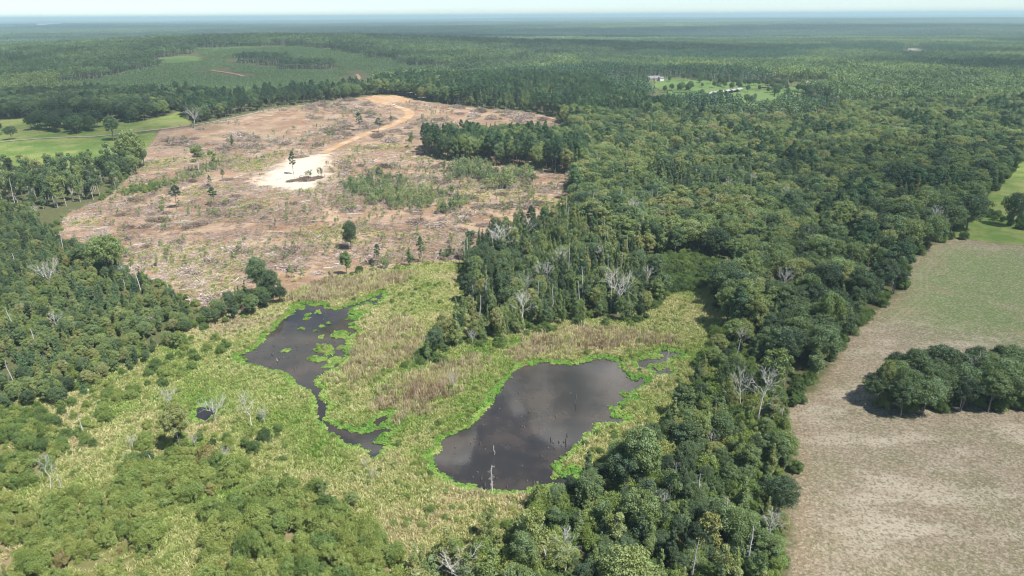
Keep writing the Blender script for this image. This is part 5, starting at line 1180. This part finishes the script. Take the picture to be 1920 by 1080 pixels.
FAR_OPEN = ['house_meadow', 'barn_meadow', 'trailer_meadow', 'notch_meadow', 'meadow_hill', 'tan_field', 'yard', 'pale_swamp', 'plantation_near', 'plantation_far', 'clearcut', 'pasture_left', 'pasture_back', 'pasture_right', 'field', 'marsh']
NEARW = ['oak_belt', 'island_wood', 'core_wood', 'front_wood', 'left_wood', 'hedge_wood', 'back_wood', 'edge_strip', 'far_row', 'pine_row']
def annulus(y0, y1, sp):
    xs = np.arange(-y1*.86-200, y1*.86+200, sp); ys = np.arange(y0, y1, sp); X, Y = np.meshgrid(xs, ys); X = X.ravel()+RNG.uniform(-.3, .3, X.size)*sp; Y = Y.ravel()+RNG.uniform(-.3, .3, Y.size)*sp
    m = (abs(X) < Y*.80+180); return X[m], Y[m]
x, y = annulus(330, 2600, 36)
m = np.ones(len(x), bool)
for k in FAR_OPEN: m &= sdf(k, x, y, 60.) < -13
for k in NEARW: m &= sdf(k, x, y, 60.) < -14
for k in ('road_red', 'road_red_b', 'road_farm'): m &= line_dist(POLY[k], x, y) > 26
for k in SPOT: m &= np.hypot(x-SPOT[k][0], y-SPOT[k][1]) > (17 if k in ('trailer', 'trailer_b', 'shed', 'house_roof', 'small_house') else 26)
m &= ~((np.hypot(x, y) < 800) & (y < 480) & (abs(x) < 330))
def blocks(x, y, cell, seed):
    """value of the forest block a point lies in"""
    best = np.full(len(x), 1e18); val = np.zeros(len(x)); xi = np.floor(x/cell); yi = np.floor(y/cell)
    for dx in (-1, 0, 1):
        for dy in (-1, 0, 1):
            a, b = xi+dx, yi+dy; r1 = vnoise(a*cell*1.01, b*cell*.99, cell*.001, seed); r2 = vnoise(a*cell*.98, b*cell*1.03, cell*.001, seed+1); r3 = vnoise(a*cell*1.07, b*cell*.93, cell*.001, seed+2)
            d = (x-(a+r1)*cell)**2+(y-(b+r2)*cell)**2; k = d < best; best[k] = d[k]; val[k] = r3[k]
    return val
x, y = x[m], y[m]; n = len(x); bl = blocks(x, y, 330, 5); isp = bl > .70; z = H(x, y)
hill = np.exp(-(((x+560)/600)**2+((y-1700)/500)**2))
def stands(name, m, coll, nv, tint, label, s=(.85, 1.15)):
    k = int(m.sum()); sc = s[0]+(s[1]-s[0])*RNG.random(k)
    scatter_object(name, x[m], y[m], z[m], np.stack([np.where(y[m] > 11000, 2.1, 1.04), np.where(y[m] > 11000, 2.1, 1.04), sc], 1), np.stack([0*sc, 0*sc, RNG.integers(0, 4, k)*1.5708+.2*RNG.normal(size=k)], 1), tint, RNG.integers(0, nv, k), coll, label, 'forest')
stands('hardwood_forest', ~isp, ST_HARD, 4, .26+.5*(fbm(x[~isp], y[~isp], 160, 83)-.5)+.45*(bl[~isp]-.35)-.22*hill[~isp]+.07*RNG.normal(size=int((~isp).sum())), 'rolling grey-green hardwood forest beyond the clear-cut and meadows')
stands('pine_forest', isp, ST_PINE, 3, .22+.3*(fbm(x[isp], y[isp], 200, 84)-.5), 'dark smooth pine forest blocks in the middle distance')
xs_, ys_ = [], []
for k in ('plantation_near', 'plantation_far'):
    a, b = jitter_grid(POLY[k], 32, .1); xs_.append(a); ys_.append(b)
x, y = np.concatenate(xs_), np.concatenate(ys_); m = np.ones(len(x), bool)
for k in ('road_red', 'road_red_b'): m &= line_dist(POLY[k], x, y) > 22
x, y = x[m], y[m]; z = H(x, y)
stands('pine_plantation', np.ones(len(x), bool), ST_YOUNG, 3, .80+.25*(fbm(x, y, 120, 85)-.5), 'planted hillside of small young pines in rows', (.8, 1.2))
xa, ya = annulus(2600, 11000, 128); xb, yb = annulus(11000, 21000, 270); x = np.concatenate([xa, xb]); y = np.concatenate([ya, yb]); m = np.ones(len(x), bool)
for k in ('tan_field', 'pale_swamp'): m &= sdf(k, x, y, 300.) < -70
for k in ('warehouse', 'warehouse_b'): m &= ~((abs(x-SPOT[k][0]) < 190) & (y < SPOT[k][1]+90) & (y > SPOT[k][1]-1500))
x, y = x[m], y[m]; z = H(x, y); n = len(x)
stands('distant_forest', np.ones(n, bool), ST_BIG, 4, .17+.6*(fbm(x, y*.6, 900, 86)-.5)+.5*(blocks(x, y, 900, 15)-.5)+.05*RNG.normal(size=n), 'hazy blue-green forest running to the horizon')
# garden trees and hedges round the farms
FARM = []
for (px_, py_, rad_, cnt) in [(SPOT['house'][0]-22, SPOT['house'][1]-14, 18, 5), (SPOT['house'][0]+45, SPOT['house'][1]-18, 28, 10), (SPOT['house'][0]-75, SPOT['house'][1]-25, 22, 6), (SPOT['barn5'][0]+28, SPOT['barn5'][1]-8, 18, 8), (SPOT['barn0'][0]-30, SPOT['barn0'][1]+25, 24, 7), (SPOT['barn3'][0], SPOT['barn3'][1]+45, 30, 8), (SPOT['house_roof'][0]-20, SPOT['house_roof'][1]-30, 30, 8), (SPOT['trailer'][0]-60, SPOT['trailer'][1]-50, 26, 8), (SPOT['barn2'][0]-10, SPOT['barn2'][1]-45, 30, 9), (SPOT['barn5'][0]+75, SPOT['barn5'][1]-20, 26, 8), (SPOT['house'][0]+85, SPOT['house'][1]-45, 30, 9), (SPOT['barn5'][0]+60, SPOT['barn5'][1]+40, 24, 7)]:
    k = cnt; gx_ = px_+RNG.normal(size=k)*rad_*.6; gy_ = py_+RNG.normal(size=k)*rad_*.5; gz_ = H(gx_, gy_); h_ = 6+6*RNG.random(k)
    for i in range(k):
        cr, tk_, wh, Ht = PROTO['oak'][int(RNG.integers(0, 7))]; s = h_[i]/Ht; o = obj('farm_tree', wh, loc=(gx_[i], gy_[i], gz_[i]), rot=(0, 0, RNG.random()*6), scale=(s, s, s)); o['tint'] = float(.15+.2*RNG.random())
        FARM.append(o)
for o, lab in zip(FARM, make_labels([('round farm tree', o.location.x, o.location.y) for o in FARM])): tag(o, lab, 'tree', 'garden trees of the distant farms')

# ------------------------------------------------------------------ buildings and vehicles
M_WALL = plain('white_siding', (.72, .71, .68), .7, .3, .12, 3); M_ROOFG = plain('grey_shingles', (.22, .22, .23), .9, .1, .3, 2); M_ROOFB = plain('brown_shingles', (.34, .22, .15), .9, .1, .3, 2)
M_TIN = plain('white_tin_roof', (.36, .355, .34), .45, .4, .25, .8); M_DARKW = plain('dark_timber', (.07, .06, .05), .9, .1, .4, 2); M_BRICK = plain('tan_brick', (.46, .31, .22), .9, .1, .2, 3); M_GLASS = plain('window_glass', (.03, .04, .05), .1, .5, .2)
M_PAINT = plain('white_paint', (.78, .78, .77), .3, .5, .05, 2); M_RUBBER = plain('rubber', (.02, .02, .02), .9, .1); M_STEEL = plain('steel', (.35, .36, .37), .5, .4, .2, 2)
def gable(g, x0, x1, y0, y1, z0, zr, over=.4, th=.12):
    """pitched roof, ridge along x, closed slab of two slopes"""
    ym = (y0+y1)/2
    for ya, yb in ((y0-over, ym), (y1+over, ym)):
        a = [(x0-over, ya, z0), (x1+over, ya, z0), (x1+over, yb, zr), (x0-over, yb, zr)]; b = [(p[0], p[1], p[2]+th) for p in a]
        g.add(a+b, [(0, 1, 2, 3), (7, 6, 5, 4), (0, 4, 5, 1), (1, 5, 6, 2), (2, 6, 7, 3), (3, 7, 4, 0)])
    return g
def house(name, spot, rz, L, Wd, hw, hr, mw, mr, label, cat='house', windows=4, wing=False):
    x_, y_ = SPOT[spot]; e = obj(name, None, loc=(x_, y_, float(H(x_, y_))+.4), rot=(0, 0, rz)); tag(e, label, cat)
    g = Geo().box(-L/2, L/2, -Wd/2, Wd/2, -1, hw)
    for s in (-1, 1): g.add([(s*L/2, -Wd/2, hw), (s*L/2, Wd/2, hw), (s*L/2, 0, hw+hr-.05), (s*L/2, 0, hw+hr-.04)], [(0, 1, 2, 3)])
    g.build('wall', mw, e); rf = gable(Geo(), -L/2, L/2, -Wd/2, Wd/2, hw, hw+hr).build('roof', mr, e)
    if windows:
        Geo().box(L*.2, L*.2+.6, .6, 1.2, hw+hr*.4, hw+hr+.7).build('chimney', M_BRICK, rf)
        d_ = Geo().box(-.5, .5, -Wd/2-.06, -Wd/2, 0, 2.1).build('door', M_DARKW, e); Geo().box(.3, .38, -Wd/2-.12, -Wd/2-.06, 1.0, 1.1).build('handle', M_STEEL, d_)
        for k in range(windows):
            wx = -L/2+L*(k+.5)/windows
            if abs(wx) < 1.2: wx += 1.6
            w_ = Geo().box(wx-.6, wx+.6, -Wd/2-.05, -Wd/2, .9, 2.1).build('window', M_PAINT, e); Geo().box(wx-.5, wx+.5, -Wd/2-.08, -Wd/2-.05, 1.0, 2.0).build('pane', M_GLASS, w_)
    if wing:
        g = Geo().box(L*.30, L*.62, -Wd*.95, -Wd*.40, -1, hw*1.05); g.build('garage_wall', M_WALL, e); gable(Geo(), L*.30, L*.62, -Wd*.95, -Wd*.40, hw*1.05, hw*1.05+1.8).build('garage_roof', mr, e)
    return e
house('house', 'house', .35, 17, 9, 3.0, 2.8, M_BRICK, M_ROOFG, 'long house with grey roof and white gable in the green meadow', wing=True)
house('house', 'house_roof', -.2, 15, 9, 2.8, 2.6, M_BRICK, M_ROOFB, 'brown-roofed house among trees beyond the barn roofs')
house('house', 'small_house', .1, 11, 7, 2.6, 2.0, M_WALL, M_TIN, 'small white-roofed house at the wood edge behind the meadow')
house('house', 'yard_roof', .05, 16, 9, 3.0, 2.2, M_BRICK, M_ROOFB, 'tan-roofed building half hidden in the tree line')
for s_, lab in (('trailer', 'white trailer home at the far meadow edge, nearer the barns'), ('trailer_b', 'white trailer home at the far meadow edge, farther from the barns')):
    house('trailer_home', s_, .1, 12, 4, 2.8, .7, M_WALL, M_TIN, lab, 'trailer', 3)
house('garden_shed', 'shed', .3, 4, 3, 2.2, 1.0, M_BRICK, M_ROOFB, 'little red-brown shed beside the white trailers', 'shed', 1)
for k in range(6):
    x_, y_ = SPOT[f'barn{k}']; e = obj('barn', None, loc=(x_, y_, float(H(x_, y_))+.6), rot=(0, 0, .9)); tag(e, f'open barn with white tin roof, {["first", "second", "third", "fourth", "fifth", "last"][k]} in the row from the house side', 'barn', 'row of white barn roofs')
    gable(Geo(), -6.5, 6.5, -2.8, 2.8, 2.4, 3.6, .3).build('roof', M_TIN, e)
    for px_ in (-6, -2, 2, 6):
        for py_ in (-2.6, 2.6): Geo().box(px_-.1, px_+.1, py_-.1, py_+.1, -1, 2.35).build('post', M_DARKW, e)
    Geo().box(-6.2, 6.2, 2.2, 2.5, -1, 2.0).build('wall', M_DARKW, e)
for k, (s_, L, Wd, lab) in enumerate((('warehouse', 230, 70, 'very long white warehouse far off in the forest'), ('warehouse_b', 40, 30, 'small white building beside the distant warehouse'))):
    x_, y_ = SPOT[s_]; e = obj('warehouse', None, loc=(x_, y_, float(H(x_, y_))+6), rot=(0, 0, 0)); tag(e, lab, 'warehouse'); Geo().box(-L/2, L/2, -Wd/2, Wd/2, -10, 11).build('wall', M_WALL, e); gable(Geo(), -L/2, L/2, -Wd/2, Wd/2, 11.0, 15, 1, .4).build('roof', M_TIN, e)
x_, y_ = SPOT['tower']; e = obj('water_tower', None, loc=(x_, y_, float(H(x_, y_)))); tag(e, 'tiny white water tower on the horizon', 'water tower')
g = Geo(); g.tube([(0, 0, 30), (0, 0, 32), (0, 0, 36), (0, 0, 42), (0, 0, 44)], [3, 9, 11, 9, 2], 14); g.build('tank', M_PAINT, e, True)
for k in range(6): a = k*1.047; Geo().tube([(math.cos(a)*9, math.sin(a)*9, -1), (math.cos(a)*7.5, math.sin(a)*7.5, 34)], [.5, .5], 6).build('leg', M_PAINT, e)
# pickup on the clay road
x_, y_ = SPOT['truck']; e = obj('pickup_truck', None, loc=(x_, y_, float(H(x_, y_))+.3), rot=(0, 0, .35)); tag(e, 'white pickup truck parked on the orange clay road', 'truck')
g = Geo(); pr = [(-2.8, .55), (2.75, .55), (2.85, .95), (2.6, 1.12), (1.1, 1.2), (-2.8, 1.2)]
V = [(a, s*.95, b) for s in (-1, 1) for a, b in pr]; g.add(V, [(i, (i+1) % 6, 6+(i+1) % 6, 6+i) for i in range(6)]); g.add(V, [(0, 1, 2, 3), (0, 3, 4, 5), (9, 8, 7, 6), (11, 10, 9, 6)]); g.build('body', M_PAINT, e)
g = Geo(); cb = [(-.9, 1.2), (1.1, 1.2), (.45, 1.85), (-.75, 1.88)]; V = [(a, s*.86, b) for s in (-1, 1) for a, b in cb]; g.add(V, [(i, (i+1) % 4, 4+(i+1) % 4, 4+i) for i in range(4)]+[(0, 3, 2, 1), (4, 5, 6, 7)]); cab = g.build('cab', M_PAINT, e)
Geo().add([(1.12, -.75, 1.22), (1.12, .75, 1.22), (.50, .72, 1.82), (.50, -.72, 1.82)], [(0, 1, 2, 3)]).build('windshield', M_GLASS, cab)
for s in (-1, 1): Geo().box(-.7, .55, min(s*.87, s*.9), max(s*.87, s*.9), 1.28, 1.75).build('side_window', M_GLASS, cab)
Geo().box(-2.7, -.95, -.85, .85, 1.205, 1.215).build('bed', M_DARKW, e)
for wx in (-1.75, 1.8):
    for s in (-1, 1): g = Geo(); g.tube([(wx, s*.72, .40), (wx, s*.74, .40), (wx, s*.96, .40), (wx, s*.98, .40)], [.05, .40, .40, .05], 12); w_ = g.build('wheel', M_RUBBER, e); Geo().tube([(wx, s*.985, .40), (wx, s*.99, .40)], [.2, .02], 8).build('rim', M_STEEL, w_)

# white wading birds at the left pond
for s_, lab in (('egret', 'white egret standing on the green mat of the left pond'), ('egret_b', 'white egret wading near the near shore of the left pond')):
    x_, y_ = SPOT[s_]; e = obj('egret', None, loc=(x_, y_, .12), rot=(0, 0, RNG.random()*6)); tag(e, lab, 'bird')
    g = Geo(); g.tube([(-.42, 0, .46), (-.25, 0, .52), (0, 0, .56), (.16, 0, .62), (.22, 0, .78), (.18, 0, .92), (.24, 0, 1.0), (.32, 0, 1.0), (.46, 0, .97)], [.01, .07, .11, .07, .035, .03, .04, .03, .005], 8); g.build('body', M_PAINT, e, True)
    for s in (-1, 1): Geo().tube([(0, s*.04, .48), (.03, s*.04, .22), (0, s*.04, -.3)], [.012, .01, .01], 4).build('leg', M_DARKW, e)
# beaver lodge mound on the mat
# ------------------------------------------------------------------ clouds (their reflections lie on the ponds, their shade on the woods)
def cloud_mesh(seed, sx, sy, sz):
    rng = np.random.default_rng(seed); nu, nv = 40, 20; V = []
    ph = rng.random(12)*6.283
    for i in range(nv+1):
        th_ = math.pi*i/nv
        for k in range(nu):
            a = 2*math.pi*k/nu; d = np.array([math.sin(th_)*math.cos(a), math.sin(th_)*math.sin(a), math.cos(th_)])
            r = 1+.22*math.sin(3*d[0]+ph[0]+2*d[1])+.16*math.sin(5*d[1]+ph[1]+3*d[2])+.12*math.sin(8*d[0]+ph[2])*math.sin(7*d[1]+ph[3])+.07*math.sin(14*d[0]+ph[4])*math.sin(13*d[1]+ph[5])
            p = d*r; V.append((p[0]*sx, p[1]*sy, (p[2] if p[2] > 0 else p[2]*.3)*sz))
    F = [(i*nu+k, (i+1)*nu+k, (i+1)*nu+(k+1) % nu, i*nu+(k+1) % nu) for i in range(nv) for k in range(nu)]
    return np.array(V), np.array(F)
t = NT('cloud_vapour'); pv_ = t.n('ShaderNodeVolumePrincipled'); pv_.inputs['Color'].default_value = (1, 1, 1, 1); pv_.inputs['Density'].default_value = .012; pv_.inputs['Anisotropy'].default_value = .4
M_CLOUD = t.out(None, pv_.outputs[0])
SUN_OFF = SUN_DIR*(1250/math.tan(SUN_ELEV))
# (x, y of the shaded ground, half width, half depth, half thickness, density)
for i, (cx, cy_, sx, sy, sz, dn, lab) in enumerate((
        (230, 230, 190, 240, 70, .005, 'thin white cloud drifting above the hay field'),
        (-520, 1050, 420, 420, 110, .0035, 'broad grey-white cloud above the young pine hill'),
        (-330, 560, 120, 60, 40, .010, 'small cloud above the farm lane'),
        (900, 1050, 420, 300, 90, .006, 'flat cloud above the far side of the great wood'),
        (60, 1900, 700, 330, 130, .006, 'long cloud above the dark pine blocks'),
        (-700, 3300, 1300, 420, 160, .010, 'long low cloud beyond the young pine hill'),
        (1500, 4300, 1500, 420, 160, .010, 'long cloud far beyond the farms'),
        (-2500, 6500, 2300, 700, 200, .010, 'wide distant cloud above the warehouse'),
        (2600, 8200, 2600, 800, 220, .010, 'wide distant cloud above the far forest'))):
    V, F = cloud_mesh(900+i, sx, sy, sz)
    mt = M_CLOUD.copy(); mt.node_tree.nodes['Principled Volume'].inputs['Density'].default_value = dn
    o = obj('cloud', mk_mesh('cloud', V, F, [mt], smooth=True), loc=(cx+SUN_OFF[0], cy_+SUN_OFF[1], 1250)); tag(o, lab, 'cloud', 'fair-weather clouds above the view')
t = NT('cloud_white'); df = t.n('ShaderNodeBsdfDiffuse'); df.inputs[0].default_value = (.98, .98, .98, 1); tl = t.n('ShaderNodeBsdfTranslucent'); tl.inputs[0].default_value = (.98, .98, .98, 1)
mx = t.n('ShaderNodeMixShader'); mx.inputs[0].default_value = .25; t.t.links.new(df.outputs[0], mx.inputs[1]); t.t.links.new(tl.outputs[0], mx.inputs[2]); M_CUMULUS = t.out(mx.outputs[0])
for i, (cx, cy_, cz_, sx, sy, sz, lab) in enumerate(((300, 2700, 1180, 400, 260, 380, 'towering white cumulus mirrored in the big pond'), (-760, 2900, 1230, 90, 90, 120, 'small bright cumulus mirrored in the left pond'), (-420, 2500, 1450, 220, 160, 170, 'pale cumulus between the two mirrored ones'))):
    V, F = cloud_mesh(931+i, sx, sy, sz); tag(obj('cloud', mk_mesh('cloud', V, F, [M_CUMULUS], smooth=True), loc=(cx, cy_, cz_)), lab, 'cloud', 'fair-weather clouds above the view')


# ------------------------------------------------------------------ haze: the air itself
t = NT('haze_air'); hv = t.n('ShaderNodeVolumePrincipled'); hv.inputs['Color'].default_value = (.64, .88, .98, 1); hv.inputs['Density'].default_value = 1.2e-4; hv.inputs['Anisotropy'].default_value = 0.0
M_HAZE = t.out(None, hv.outputs[0])
zmin = float(gz.min())-1.5
g = Geo().box(-43500, 43500, -3400, 46500, zmin, 118.0); hz = g.build('haze', M_HAZE); tag(hz, 'pale blue summer haze over the whole country', 'haze', kind='stuff')
